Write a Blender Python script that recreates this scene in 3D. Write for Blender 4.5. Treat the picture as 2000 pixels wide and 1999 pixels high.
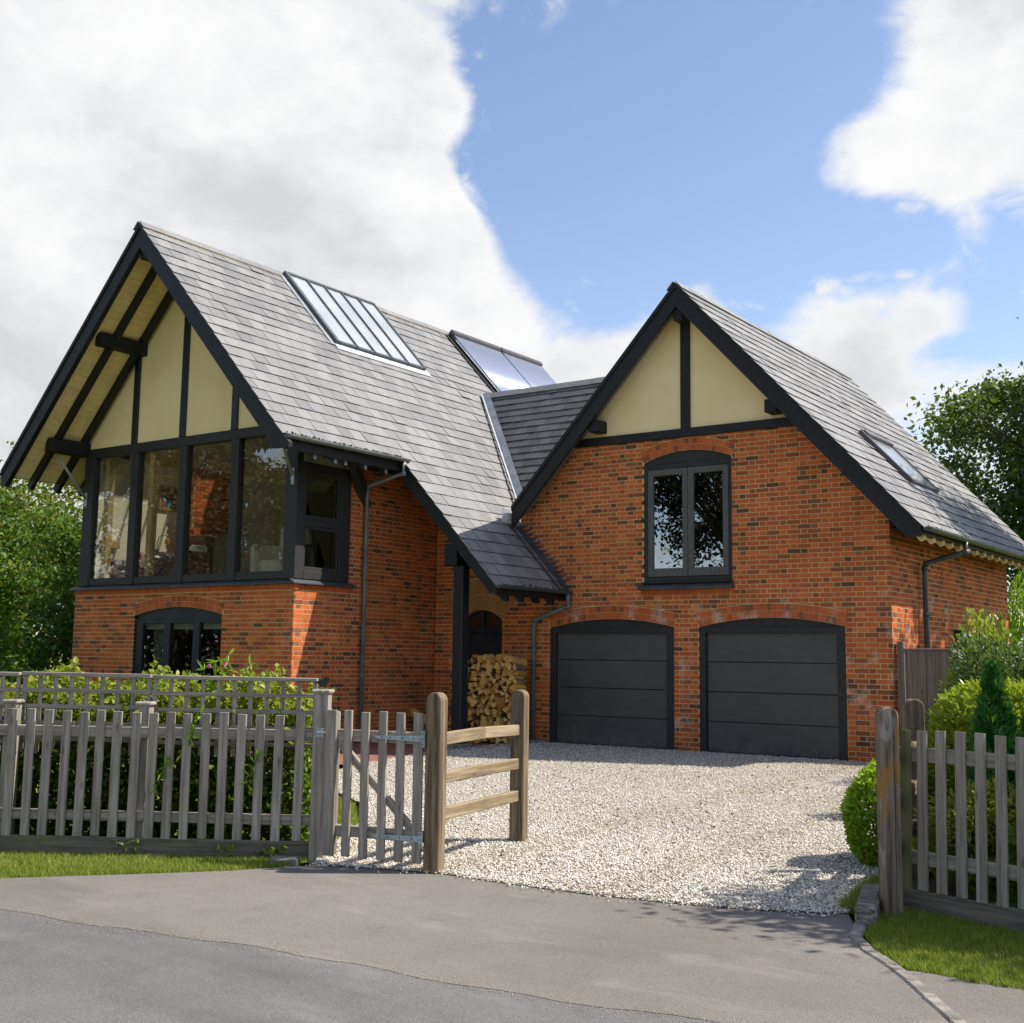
import bpy, math, random
import numpy as np
from mathutils import Vector, Matrix
from mathutils.geometry import tessellate_polygon

# ------------------------------------------------------------------ camera, world, sun, exposure
sc = bpy.context.scene
for o in list(bpy.data.objects):
    bpy.data.objects.remove(o)
COL = sc.collection
CAM = Vector((11.781, -17.661, 1.432))
yaw, pitch, roll = 0.621, 0.13, 0.014
fwd = Vector((-math.sin(yaw)*math.cos(pitch), math.cos(yaw)*math.cos(pitch), math.sin(pitch)))
rgt0 = Vector((math.cos(yaw), math.sin(yaw), 0)); up0 = rgt0.cross(fwd)
rgt = rgt0*math.cos(roll) + up0*math.sin(roll); upv = -rgt0*math.sin(roll) + up0*math.cos(roll)
cd = bpy.data.cameras.new('camera'); cam = bpy.data.objects.new('camera', cd); COL.objects.link(cam)
cam.matrix_world = Matrix(((rgt.x, upv.x, -fwd.x, CAM.x), (rgt.y, upv.y, -fwd.y, CAM.y), (rgt.z, upv.z, -fwd.z, CAM.z), (0, 0, 0, 1)))
cd.sensor_fit = 'HORIZONTAL'; cd.sensor_width = 36; cd.lens = 36*2383.9/2000; cd.shift_y = -0.0128
cd.clip_start = .1; cd.clip_end = 2000
sc.camera = cam
SUN = Vector((.69, .5, 1.0)).normalized()
el = math.asin(SUN.z); az = math.atan2(SUN.x, SUN.y)
world = bpy.data.worlds.new('World'); sc.world = world; world.use_nodes = True
wt = world.node_tree; wt.nodes.clear()
def wn(t, **k):
    n = wt.nodes.new(t)
    for a, b in k.items(): setattr(n, a, b)
    return n
def wmath(op, a, b=None, clamp=False):
    n = wn('ShaderNodeMath', operation=op, use_clamp=clamp)
    for i, v in enumerate((a, b)):
        if v is None: continue
        if isinstance(v, (int, float)): n.inputs[i].default_value = v
        else: wt.links.new(v, n.inputs[i])
    return n.outputs[0]
sky = wn('ShaderNodeTexSky', sky_type='NISHITA', sun_disc=False, sun_elevation=el, sun_rotation=az, altitude=50, air_density=1.0, dust_density=.6, ozone_density=1.6)
tc = wn('ShaderNodeTexCoord'); sep = wn('ShaderNodeSeparateXYZ'); wt.links.new(tc.outputs['Generated'], sep.inputs[0])
cmap = wn('ShaderNodeMapping'); wt.links.new(tc.outputs['Generated'], cmap.inputs[0]); cmap.inputs['Scale'].default_value = (1, 1, 1.5)
def wnoise(scale, detail, rough, w=0.0, dist=0.0):
    n = wn('ShaderNodeTexNoise', noise_dimensions='4D'); n.inputs['Scale'].default_value = scale; n.inputs['Detail'].default_value = detail
    n.inputs['Roughness'].default_value = rough; n.inputs['W'].default_value = w; n.inputs['Distortion'].default_value = dist
    wt.links.new(cmap.outputs[0], n.inputs['Vector']); return n.outputs['Fac']
big = wmath('MULTIPLY', wmath('SUBTRACT', wnoise(2.6, 3, .5, 4.1), .5), 1.1)
puff = wmath('MULTIPLY', wmath('SUBTRACT', wnoise(9.0, 12, .56, 1.7, .15), .5), 1.5)
cov = wmath('ADD', wmath('ADD', big, puff), .52)
# cloud banks and clear patches of this sky, by direction (x, y, z, radius, weight)
BANKS = [(-.78, .50, .38, .40, .40), (-.71, .65, .27, .24, .30), (-.635, .66, .41, .11, .22), (-.61, .70, .36, .10, .20), (-.56, .79, .255, .12, .26), (-.64, .71, .30, .13, .2), (-.545, .765, .345, .075, -.24), (-.85, .50, .17, .26, .3), (-.348, .861, .37, .045, .26), (-.305, .876, .373, .05, .26), (-.261, .886, .383, .06, .24), (-.364, .832, .419, .022, .24), (-.329, .843, .425, .025, .26), (-.275, .913, .302, .03, .10), (-.235, .919, .318, .028, .14), (-.302, .909, .289, .028, .12), (-.26, .93, .27, .08, -.16), (-.28, .924, .262, .03, .16), (-.462, .824, .328, .03, .16), (-.537, .751, .384, .07, -.22), (-.534, .712, .456, .05, -.18), (-.571, .696, .435, .05, .18), (-.582, .739, .338, .05, .16),
         (-.46, .78, .43, .18, -.34), (-.39, .83, .40, .15, -.28), (-.50, .80, .33, .11, -.24), (-.42, .85, .32, .13, -.20), (-.36, .88, .31, .1, -.16), (-.22, .88, .42, .13, .36), (-.30, .87, .385, .06, .22),
         (-.14, .91, .40, .14, .2), (-.29, .90, .335, .07, -.20), (-.20, .935, .29, .08, -.26), (-.19, .92, .34, .05, -.18), (-.39, .89, .25, .11, .30), (-.45, .855, .26, .07, .26), (-.33, .915, .25, .09, .2), (-.26, .925, .28, .045, .16), (-.33, .92, .23, .13, .12), (-.20, .95, .21, .15, .26), (-.46, .86, .225, .09, .22)]
for x, y, z, r, w in BANKS:
    dn = wn('ShaderNodeVectorMath', operation='DISTANCE'); wt.links.new(tc.outputs['Generated'], dn.inputs[0])
    v = Vector((x, y, z)).normalized(); dn.inputs[1].default_value = v
    mr = wn('ShaderNodeMapRange', interpolation_type='SMOOTHSTEP'); wt.links.new(dn.outputs['Value'], mr.inputs[0])
    mr.inputs[1].default_value = r; mr.inputs[2].default_value = r*.25; mr.inputs[3].default_value = 0; mr.inputs[4].default_value = w
    cov = wmath('ADD', cov, mr.outputs[0])
def wrange(v, a, b, c=0, d=1):
    m = wn('ShaderNodeMapRange', interpolation_type='SMOOTHSTEP'); wt.links.new(v, m.inputs[0])
    for i, q in enumerate((a, b, c, d)): m.inputs[i+1].default_value = q
    return m.outputs[0]
dens = wmath('MAXIMUM', wrange(cov, .48, .80), wmath('MULTIPLY', wmath('MULTIPLY', wrange(wnoise(15.0, 9, .6, 3.3, .6), .53, .70), wrange(cov, .20, .48)), .85))
shade = wrange(wnoise(4.0, 9, .58, 12.9, .3), .40, .60, 0, 1)
thick = wrange(cov, .66, 1.0, 0, 1)
ccol = wn('ShaderNodeMix', data_type='RGBA'); ccol.inputs[6].default_value = (4.0, 4.0, 4.02, 1); ccol.inputs[7].default_value = (2.78, 2.84, 2.95, 1)
fine = wmath('MULTIPLY', wrange(wnoise(13.0, 10, .6, 5.5, .3), .38, .66, 0, 1), .32)
wt.links.new(wmath('ADD', fine, wmath('MULTIPLY', wmath('MULTIPLY', shade, .8), wmath('ADD', wmath('MULTIPLY', thick, .78), .14))), ccol.inputs[0])
wmix = wn('ShaderNodeMix', data_type='RGBA'); wt.links.new(dens, wmix.inputs[0])
tint = wn('ShaderNodeMix', data_type='RGBA', blend_type='MULTIPLY'); tint.inputs[0].default_value = 1; tint.inputs[7].default_value = (.86, .80, .80, 1)
wt.links.new(sky.outputs[0], tint.inputs[6])
wt.links.new(tint.outputs[2], wmix.inputs[6]); wt.links.new(ccol.outputs[2], wmix.inputs[7])
bg = wn('ShaderNodeBackground'); bg.inputs['Strength'].default_value = .127
wo = wn('ShaderNodeOutputWorld'); wt.links.new(wmix.outputs[2], bg.inputs[0]); wt.links.new(bg.outputs[0], wo.inputs[0])
sl = bpy.data.lights.new('sun', 'SUN'); sl.energy = 3.8; sl.angle = math.radians(.53); sl.color = (1, .945, .86)
so = bpy.data.objects.new('sun', sl); COL.objects.link(so); so.location = (20, 15, 30)
so.rotation_euler = SUN.to_track_quat('Z', 'Y').to_euler()
sc.view_settings.view_transform = 'Standard'; sc.view_settings.look = 'None'; sc.view_settings.gamma = 1
sc.view_settings.exposure = 0.95; sc.view_settings.use_curve_mapping = False
sc.cycles.max_bounces = 7; sc.cycles.transparent_max_bounces = 10; sc.cycles.use_denoising = True
random.seed(7); RNG = np.random.default_rng(11)

# ------------------------------------------------------------------ materials
MATS = {}
class NT:
    def __init__(s, name):
        m = bpy.data.materials.new(name); m.use_nodes = True; s.m = m; s.t = m.node_tree; s.t.nodes.clear()
        s.out = s.n('ShaderNodeOutputMaterial'); MATS[name] = m
    def n(s, t, **k):
        n = s.t.nodes.new(t)
        for a, b in k.items(): setattr(n, a, b)
        return n
    def l(s, a, b): s.t.links.new(a, b)
    def put(s, sock, v):
        if hasattr(v, 'is_linked') or isinstance(v, bpy.types.NodeSocket): s.l(v, sock)
        else: sock.default_value = v
    def math(s, op, a, b=0.0, clamp=False):
        n = s.n('ShaderNodeMath', operation=op, use_clamp=clamp); s.put(n.inputs[0], a); s.put(n.inputs[1], b); return n.outputs[0]
    def mix(s, f, a, b, mode='MIX'):
        n = s.n('ShaderNodeMix', data_type='RGBA', blend_type=mode); s.put(n.inputs[0], f)
        s.put(n.inputs[6], a if not isinstance(a, tuple) else (*a, 1)[:4]); s.put(n.inputs[7], b if not isinstance(b, tuple) else (*b, 1)[:4]); return n.outputs[2]
    def rng(s, v, a, b, c=0.0, d=1.0, smooth=True):
        n = s.n('ShaderNodeMapRange', interpolation_type='SMOOTHSTEP' if smooth else 'LINEAR'); s.put(n.inputs[0], v)
        for i, q in enumerate((a, b, c, d)): n.inputs[i+1].default_value = q
        return n.outputs[0]
    def ramp(s, v, stops, interp='LINEAR'):
        n = s.n('ShaderNodeValToRGB'); s.put(n.inputs[0], v); e = n.color_ramp.elements; n.color_ramp.interpolation = interp
        while len(e) < len(stops): e.new(.5)
        for k, (p, c) in zip(e, stops): k.position = p; k.color = (*c, 1)
        return n.outputs[0]
    def pos(s, scale=(1, 1, 1), obj=False, rnd=False):
        if obj: v = s.n('ShaderNodeTexCoord').outputs['Object']
        else: v = s.n('ShaderNodeNewGeometry').outputs['Position']
        mp = s.n('ShaderNodeMapping'); s.l(v, mp.inputs[0]); mp.inputs['Scale'].default_value = scale
        if rnd:
            oi = s.n('ShaderNodeObjectInfo'); w = s.n('ShaderNodeVectorMath', operation='SCALE'); w.inputs[0].default_value = (37, 17, 71); s.l(oi.outputs['Random'], w.inputs['Scale']); s.l(w.outputs[0], mp.inputs['Location'])
        return mp.outputs[0]
    def noise(s, vec, scale, detail=4, rough=.55, dist=0):
        n = s.n('ShaderNodeTexNoise'); s.l(vec, n.inputs['Vector']); n.inputs['Scale'].default_value = scale; n.inputs['Detail'].default_value = detail
        n.inputs['Roughness'].default_value = rough; n.inputs['Distortion'].default_value = dist; return n.outputs['Fac']
    def attr(s, name='rnd'): return s.n('ShaderNodeAttribute', attribute_name=name).outputs['Fac']
    def objrnd(s): return s.n('ShaderNodeObjectInfo').outputs['Random']
    def bump(s, h, strength=.3, dist=.01):
        b = s.n('ShaderNodeBump'); b.inputs['Strength'].default_value = strength; b.inputs['Distance'].default_value = dist; s.l(h, b.inputs['Height']); return b.outputs[0]
    def bsdf(s, col, rough=.6, bump=None, metallic=0.0, spec=.5, **k):
        p = s.n('ShaderNodeBsdfPrincipled'); s.put(p.inputs['Base Color'], col if not isinstance(col, tuple) else (*col, 1)[:4]); s.put(p.inputs['Roughness'], rough)
        p.inputs['Metallic'].default_value = metallic; p.inputs['Specular IOR Level'].default_value = spec
        if bump is not None: s.l(bump, p.inputs['Normal'])
        for a, b in k.items(): p.inputs[a].default_value = b
        s.l(p.outputs[0], s.out.inputs[0]); return p

def m_simple(name, col, rough=.6, var=.2, scale=6, bump=.15, bscale=60, metallic=0, spec=.5, stretch=(1, 1, 1)):
    t = NT(name); v = t.pos(stretch); f = t.noise(v, scale, 5); f2 = t.noise(v, bscale, 3)
    c = t.mix(t.rng(f, .3, .7), tuple(x*(1-var) for x in col), tuple(min(1, x*(1+var)) for x in col))
    t.bsdf(c, t.rng(f2, .2, .8, max(.02, rough-.1), min(1, rough+.1)), t.bump(f2, bump, .004), metallic, spec); return t.m

def m_brick():
    t = NT('brick'); v = t.pos(); a = t.attr()
    c = t.ramp(a, [(0, (.085, .045, .032)), (.06, (.11, .052, .032)), (.09, (.22, .076, .038)), (.22, (.31, .082, .034)), (.34, (.46, .106, .030)), (.8, (.565, .130, .030)), (1, (.65, .18, .05))])
    n1 = t.noise(v, 9, 5, .6); c = t.mix(t.rng(n1, .54, .80, 0, .55), c, (.17, .075, .045))
    n2 = t.noise(v, 60, 4, .6); c = t.mix(t.rng(n2, .35, .75, 0, .3), c, (.6, .2, .08))
    n3 = t.noise(v, 1.1, 2); c = t.mix(t.rng(n3, .3, .7, 0, .35), c, t.mix(1.0, c, (.72, .62, .6), 'MULTIPLY'))
    # lime bloom low on the walls and round the garage arches
    sp = t.n('ShaderNodeSeparateXYZ'); t.l(v, sp.inputs[0])
    low = t.math('MULTIPLY', t.rng(sp.outputs[2], 2.65, 2.2, 0, 1), t.rng(sp.outputs[0], -.4, .1, .15, 1))
    n4 = t.noise(v, 2.6, 6, .62); n5 = t.noise(v, 26, 3)
    eff = t.math('MULTIPLY', t.math('MULTIPLY', t.rng(n4, .52, .70), low), t.rng(n5, .3, .7, .25, .8))
    c = t.mix(eff, c, (.66, .56, .48))
    n6 = t.noise(t.pos((1.2, 1.2, .35)), 1.5, 5, .6); c = t.mix(t.rng(n6, .52, .75, 0, .4), c, t.mix(1.0, c, (.55, .46, .42), 'MULTIPLY'))
    damp = t.math('MULTIPLY', t.rng(sp.outputs[2], .5, .0, 0, 1), t.rng(t.noise(v, 3.0, 5), .35, .65, .1, .7)); c = t.mix(damp, c, t.mix(1.0, c, (.5, .45, .4), 'MULTIPLY'))
    h = t.math('ADD', t.noise(v, 130, 4, .7), t.math('MULTIPLY', n2, .6))
    t.bsdf(c, .82, t.bump(h, .55, .004), spec=.2); return t.m

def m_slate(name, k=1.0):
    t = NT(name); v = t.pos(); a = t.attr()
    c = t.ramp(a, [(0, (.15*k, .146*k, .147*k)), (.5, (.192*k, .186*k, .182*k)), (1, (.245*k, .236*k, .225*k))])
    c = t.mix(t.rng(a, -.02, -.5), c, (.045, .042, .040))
    n1 = t.noise(v, 1.3, 4); c = t.mix(t.rng(n1, .4, .75, 0, .4), c, (.22*k, .212*k, .195*k))
    n2 = t.noise(t.pos((1, 6, 1)), 7, 5); c = t.mix(t.rng(n2, .45, .8, 0, .4), c, (.115*k, .112*k, .115*k))
    n4 = t.noise(v, 22, 3, .5); c = t.mix(t.rng(n4, .66, .74, 0, .55), c, (.31*k, .30*k, .25*k))
    n3 = t.noise(v, 45, 5, .65)
    t.bsdf(c, t.rng(n3, .3, .7, .42, .62), t.bump(n3, .5, .004), spec=.45); return t.m

def m_wood(name, c1, c2, rough=.75, grain=1.0, bump=.7, green=0):
    t = NT(name); v = t.pos((26, 26, 1.3), obj=True, rnd=True); g = t.noise(v, 1.2, 6, .62, .4)
    v2 = t.pos((1, 1, 1), obj=True, rnd=True); b = t.noise(v2, 2.2, 4)
    c = t.mix(t.rng(g, .3, .72), c1, c2)
    g2 = t.noise(t.pos((60, 60, 2.2), obj=True, rnd=True), 1.4, 5, .6); c = t.mix(t.rng(g2, .56, .72, 0, .55), c, tuple(x*.45 for x in c1))
    r = t.objrnd(); c = t.mix(t.rng(r, 0, 1, 0, .35), c, t.mix(1.0, c, (.68, .66, .64), 'MULTIPLY'))
    c = t.mix(t.rng(b, .5, .8, 0, .45), c, t.mix(1.0, c, (.55, .52, .48), 'MULTIPLY'))
    vo = t.n('ShaderNodeTexVoronoi'); t.l(t.pos((9, 9, 2.6), obj=True, rnd=True), vo.inputs['Vector']); vo.inputs['Scale'].default_value = 1
    c = t.mix(t.rng(vo.outputs['Distance'], .13, .04, 0, .6), c, (.05, .04, .032))
    if green:
        c = t.mix(t.rng(t.noise(v2, 3.1, 5), .5, .7, 0, green), c, (.17, .18, .06))
    t.bsdf(c, rough, t.bump(g, bump, .006), spec=.25); return t.m

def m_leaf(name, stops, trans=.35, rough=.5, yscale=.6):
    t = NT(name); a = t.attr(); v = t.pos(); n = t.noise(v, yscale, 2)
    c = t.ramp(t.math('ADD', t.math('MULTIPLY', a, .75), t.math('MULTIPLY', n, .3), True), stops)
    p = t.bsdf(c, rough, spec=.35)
    tr = t.n('ShaderNodeBsdfTranslucent'); t.l(t.mix(.5, c, (.30, .42, .03), 'MIX'), tr.inputs[0])
    ms = t.n('ShaderNodeMixShader'); ms.inputs[0].default_value = trans; t.l(p.outputs[0], ms.inputs[1]); t.l(tr.outputs[0], ms.inputs[2]); t.l(ms.outputs[0], t.out.inputs[0]); return t.m

def m_glass(name, base=.06, tint=(.9, .92, .92), wob=.0, ior=1.5, gain=1.0):
    t = NT(name); gl = t.n('ShaderNodeBsdfGlossy'); gl.inputs['Roughness'].default_value = .0; gl.inputs[0].default_value = (.93, .95, 1, 1)
    tr = t.n('ShaderNodeBsdfTransparent'); tr.inputs[0].default_value = (*tint, 1)
    ge = t.n('ShaderNodeNewGeometry'); dt = t.n('ShaderNodeVectorMath', operation='DOT_PRODUCT'); t.l(ge.outputs['Normal'], dt.inputs[0]); t.l(ge.outputs['Incoming'], dt.inputs[1])
    r0 = ((ior-1)/(ior+1))**2; sch = t.math('ADD', t.math('MULTIPLY', t.math('POWER', t.math('SUBTRACT', 1.0, t.math('ABSOLUTE', dt.outputs['Value'])), 5.0), 1-r0), r0)
    if wob:
        b = t.bump(t.noise(t.pos((1, 1, 1)), 1.6, 2), wob, .02); t.l(b, gl.inputs['Normal']); 
    ms = t.n('ShaderNodeMixShader'); t.l(t.math('ADD', t.math('MULTIPLY', sch, gain), base, True), ms.inputs[0])
    t.l(tr.outputs[0], ms.inputs[1]); t.l(gl.outputs[0], ms.inputs[2]); t.l(ms.outputs[0], t.out.inputs[0]); return t.m

def m_skylight():
    """partly transparent glass with a pale mottled body and a glossy coat"""
    t = NT('skylight_glass'); n = t.noise(t.pos(), .9, 4); p = t.bsdf(t.mix(t.rng(n, .3, .7), (.62, .66, .68), (.80, .82, .83)), .25, spec=.6, **{'Coat Weight': 1.0, 'Coat Roughness': .02, 'Coat IOR': 1.6}); tr = t.n('ShaderNodeBsdfTransparent'); ms = t.n('ShaderNodeMixShader'); ms.inputs[0].default_value = .55; t.l(p.outputs[0], ms.inputs[1]); t.l(tr.outputs[0], ms.inputs[2]); t.l(ms.outputs[0], t.out.inputs[0]); return t.m
def m_mortar():
    t = NT('mortar'); v = t.pos(); n = t.noise(v, 90, 4, .7); n2 = t.noise(v, 1.4, 3)
    c = t.mix(t.rng(n2, .3, .7), (.56, .41, .195), (.69, .54, .30)); t.bsdf(c, .92, t.bump(n, .5, .004), spec=.15); return t.m
def m_asphalt(name, c1, c2, chips):
    t = NT(name); v = t.pos(); n = t.noise(v, 260, 3, .7); n2 = t.noise(v, .55, 5, .6); n4 = t.noise(v, 5, 5, .65)
    vo = t.n('ShaderNodeTexVoronoi'); t.l(v, vo.inputs['Vector']); vo.inputs['Scale'].default_value = 190
    sp = t.n('ShaderNodeSeparateColor'); t.l(vo.outputs['Color'], sp.inputs[0])
    c = t.mix(t.rng(n2, .3, .7), c1, c2)
    c = t.mix(t.rng(n4, .45, .75, 0, .35), c, tuple(x*.72 for x in c1))
    c = t.mix(t.rng(sp.outputs[0], .55, 1, 0, .45), c, chips); c = t.mix(t.rng(sp.outputs[1], .7, 1, 0, .55), c, tuple(x*.45 for x in c1))
    c = t.mix(t.rng(sp.outputs[2], .965, .975, 0, .3), c, (.42, .39, .35))
    st = t.noise(t.pos((.35, 1.6, 1)), 1.1, 6, .6); c = t.mix(t.rng(st, .5, .72, 0, .45), c, tuple(x*.62 for x in c1)); sp2 = t.noise(v, 1.7, 6, .7); c = t.mix(t.rng(sp2, .66, .74, 0, .5), c, tuple(x*.5 for x in c1)); pl = t.noise(t.pos((.5, 1.3, 1)), 2.3, 5); c = t.mix(t.rng(pl, .56, .75, 0, .35), c, tuple(min(1, x*1.45) for x in c2))
    t.bsdf(c, .85, t.bump(t.math('ADD', t.math('MULTIPLY', vo.outputs['Distance'], -1), n), .6, .004), spec=.25); return t.m
def m_ground(name, c1, c2, c3):
    t = NT(name); v = t.pos(); n = t.noise(v, 1.1, 5); n2 = t.noise(v, 60, 4, .7)
    c = t.mix(t.rng(n, .3, .7), c1, c2); c = t.mix(t.rng(n2, .4, .7, 0, .6), c, c3); t.bsdf(c, .95, t.bump(n2, .7, .02), spec=.1); return t.m
def m_gravelbed():
    t = NT('gravel_bed'); v = t.pos()
    vo = t.n('ShaderNodeTexVoronoi'); t.l(v, vo.inputs['Vector']); vo.inputs['Scale'].default_value = 48
    sp = t.n('ShaderNodeSeparateColor'); t.l(vo.outputs['Color'], sp.inputs[0])
    c = t.ramp(sp.outputs[0], [(0, (.20, .165, .12)), (.3, (.40, .34, .26)), (.6, (.56, .51, .43)), (1, (.70, .67, .61))])
    c = t.mix(t.rng(vo.outputs['Distance'], .4, .75, 0, .75), c, (.20, .165, .12))
    n = t.noise(v, .6, 4); c = t.mix(t.rng(n, .35, .7, 0, .3), c, (.34, .27, .17))
    t.bsdf(c, .9, t.bump(vo.outputs['Distance'], 1.0, .02), spec=.25); t.t.nodes[-1]; return t.m
def m_stone():
    t = NT('gravel_stone'); a = t.attr()
    c = t.ramp(a, [(0, (.10, .085, .07)), (.06, (.30, .245, .185)), (.2, (.48, .41, .31)), (.45, (.64, .585, .49)), (.8, (.77, .735, .66)), (1, (.85, .83, .79))])
    n = t.noise(t.pos(), 140, 3); t.bsdf(t.mix(t.rng(n, .4, .8, 0, .35), c, (.35, .28, .19)), .8, spec=.3); return t.m
def m_painted(name, col, rough=.55):
    t = NT(name); v = t.pos(); g = t.noise(t.pos((9, 9, 5)), 3, 6, .65); n = t.noise(v, 1.3, 4); n2 = t.noise(v, 55, 4, .65)
    c = t.mix(t.rng(g, .46, .74, 0, .7), col, tuple(min(1, x*2.3+.008) for x in col)); c = t.mix(t.rng(n, .4, .75, 0, .4), c, tuple(x*.55 for x in col))
    t.bsdf(c, t.rng(n2, .3, .7, rough-.12, rough+.15), t.bump(t.math('ADD', g, n2), .35, .004), spec=.4); return t.m

def m_garage():
    t = NT('garage_anthracite'); v = t.pos(); n = t.noise(v, 240, 3); n1 = t.noise(t.pos((1, 1, 3)), 1.6, 5, .6); sp = t.n('ShaderNodeSeparateXYZ'); t.l(v, sp.inputs[0])
    c = t.mix(t.rng(n1, .3, .7), (.054, .0535, .0525), (.072, .071, .069))
    dust = t.math('MULTIPLY', t.rng(sp.outputs[2], .38, .0), t.rng(t.noise(v, 7, 6, .65), .38, .75)); c = t.mix(t.math('MULTIPLY', dust, .55), c, (.17, .15, .125))
    t.bsdf(c, t.rng(n1, .3, .7, .36, .5), t.bump(n, .25, .002), spec=.45); return t.m
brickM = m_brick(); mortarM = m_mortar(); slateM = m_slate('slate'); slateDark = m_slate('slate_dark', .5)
blackW = m_painted('black_stained_timber', (.0068, .0078, .0098)); frameG = m_painted('weathered_dark_frame', (.021, .0205, .0205), .6)
greyW2 = m_painted('casement_grey', (.088, .084, .078), .55); navy = m_painted('navy_black_paint', (.008, .014, .02), .4); doorG = m_garage()
def m_render():
    t = NT('cream_render'); v = t.pos(); n = t.noise(v, 1.4, 5, .6); n2 = t.noise(v, 90, 4); n3 = t.noise(t.pos((3, 3, .6)), 1.6, 4)
    c = t.mix(t.rng(n, .3, .7), (.87, .67, .375), (.91, .735, .45)); c = t.mix(t.rng(n3, .52, .8, 0, .22), c, (.70, .55, .31)); c = t.mix(t.rng(n2, .5, .8, 0, .12), c, (.4, .35, .2))
    t.bsdf(c, .9, t.bump(n2, .3, .003), spec=.15); return t.m
creamM = m_render(); soffitM = m_simple('cream_board', (.86, .66, .35), .7, .1, 3, .2, 40)
leadM = m_simple('lead', (.22, .235, .255), .5, .25, 4, .2, 40, spec=.5); leadL = m_simple('lead_bright', (.50, .52, .54), .45, .15, 5, .15, 30); leadD = m_simple('lead_dark', (.055, .06, .07), .5, .3, 5, .2, 40)
gutM = m_simple('gutter_grey', (.15, .165, .165), .45, .25, 5, .15, 40); gutG = m_simple('gutter_green', (.045, .06, .06), .45, .2, 5, .15, 40); pipeM = m_simple('downpipe_grey', (.135, .16, .168), .42, .2, 4, .1, 40); pipeD = m_simple('downpipe_dark', (.05, .06, .068), .42, .2, 4, .1, 40)
strutM = m_simple('strut_green_grey', (.24, .27, .22), .5, .2, 5, .15, 40); zincM = m_simple('galvanised', (.32, .37, .40), .42, .2, 12, .15, 60, metallic=.5)
ironM = m_simple('black_iron', (.008, .008, .009), .5, .2); whiteM = m_simple('white_paint', (.72, .72, .70), .6, .08)
fenceM = m_wood('weathered_fence', (.195, .168, .137), (.42, .375, .315)); railM = m_wood('oak_rail', (.20, .145, .085), (.40, .31, .20)); postM = m_wood('oak_post', (.07, .048, .029), (.29, .212, .132), bump=.9); postOld = m_wood('old_oak_post', (.085, .058, .036), (.24, .18, .125), green=0)
def m_lichen():
    t = NT('lichen_oak'); v = t.pos((26, 26, 1.3), obj=True); g = t.noise(v, 1.2, 6, .62, .4); v2 = t.pos((5, 5, 1.6), obj=True)
    c = t.mix(t.rng(g, .3, .72), (.075, .055, .040), (.26, .205, .155)); c = t.mix(t.rng(t.noise(v2, 1.4, 5), .50, .60, 0, .8), c, (.36, .17, .02))
    c = t.mix(t.rng(t.noise(v2, 2.3, 5), .54, .66, 0, .7), c, (.36, .33, .29)); t.bsdf(c, .8, t.bump(g, .6, .006), spec=.2); return t.m
lichenM = m_lichen(); greenW = m_wood('algae_picket', (.13, .135, .06), (.25, .24, .13)); boardM = m_wood('gravel_board', (.10, .085, .068), (.22, .19, .155), green=.45); fenceD = m_wood('closeboard', (.14, .108, .085), (.26, .21, .17))
kerbM = m_simple('concrete_kerb', (.21, .19, .165), .9, .35, 9, .8, 60); oakIn = m_wood('interior_oak', (.42, .30, .12), (.58, .44, .22))
asphA = m_asphalt('apron_asphalt', (.162, .146, .13), (.208, .188, .168), (.27, .247, .222)); asphR = m_asphalt('road_asphalt', (.128, .122, .118), (.168, .160, .154), (.22, .21, .2))
lawnM = m_ground('lawn', (.09, .15, .02), (.17, .20, .04), (.26, .23, .09)); soilM = m_ground('soil', (.07, .05, .03), (.11, .08, .05), (.16, .12, .07)); gbedM = m_gravelbed(); stoneM = m_stone()
paveM = m_simple('brick_paving', (.22, .085, .055), .9, .35, 9, .5, 40)
glassB = m_glass('bay_glass', .07, (.95, .96, .93), .0, 1.5, 1.0); glassD = m_glass('dark_glass', .22, (.32, .33, .36), .0, 1.6, 1.3); glassL = m_glass('lower_glass', .04, (.7, .72, .7), .0, 1.5)
glassS = m_skylight(); glassK = m_glass('side_glass', .03, (.55, .55, .55), .0, 1.45)

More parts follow.
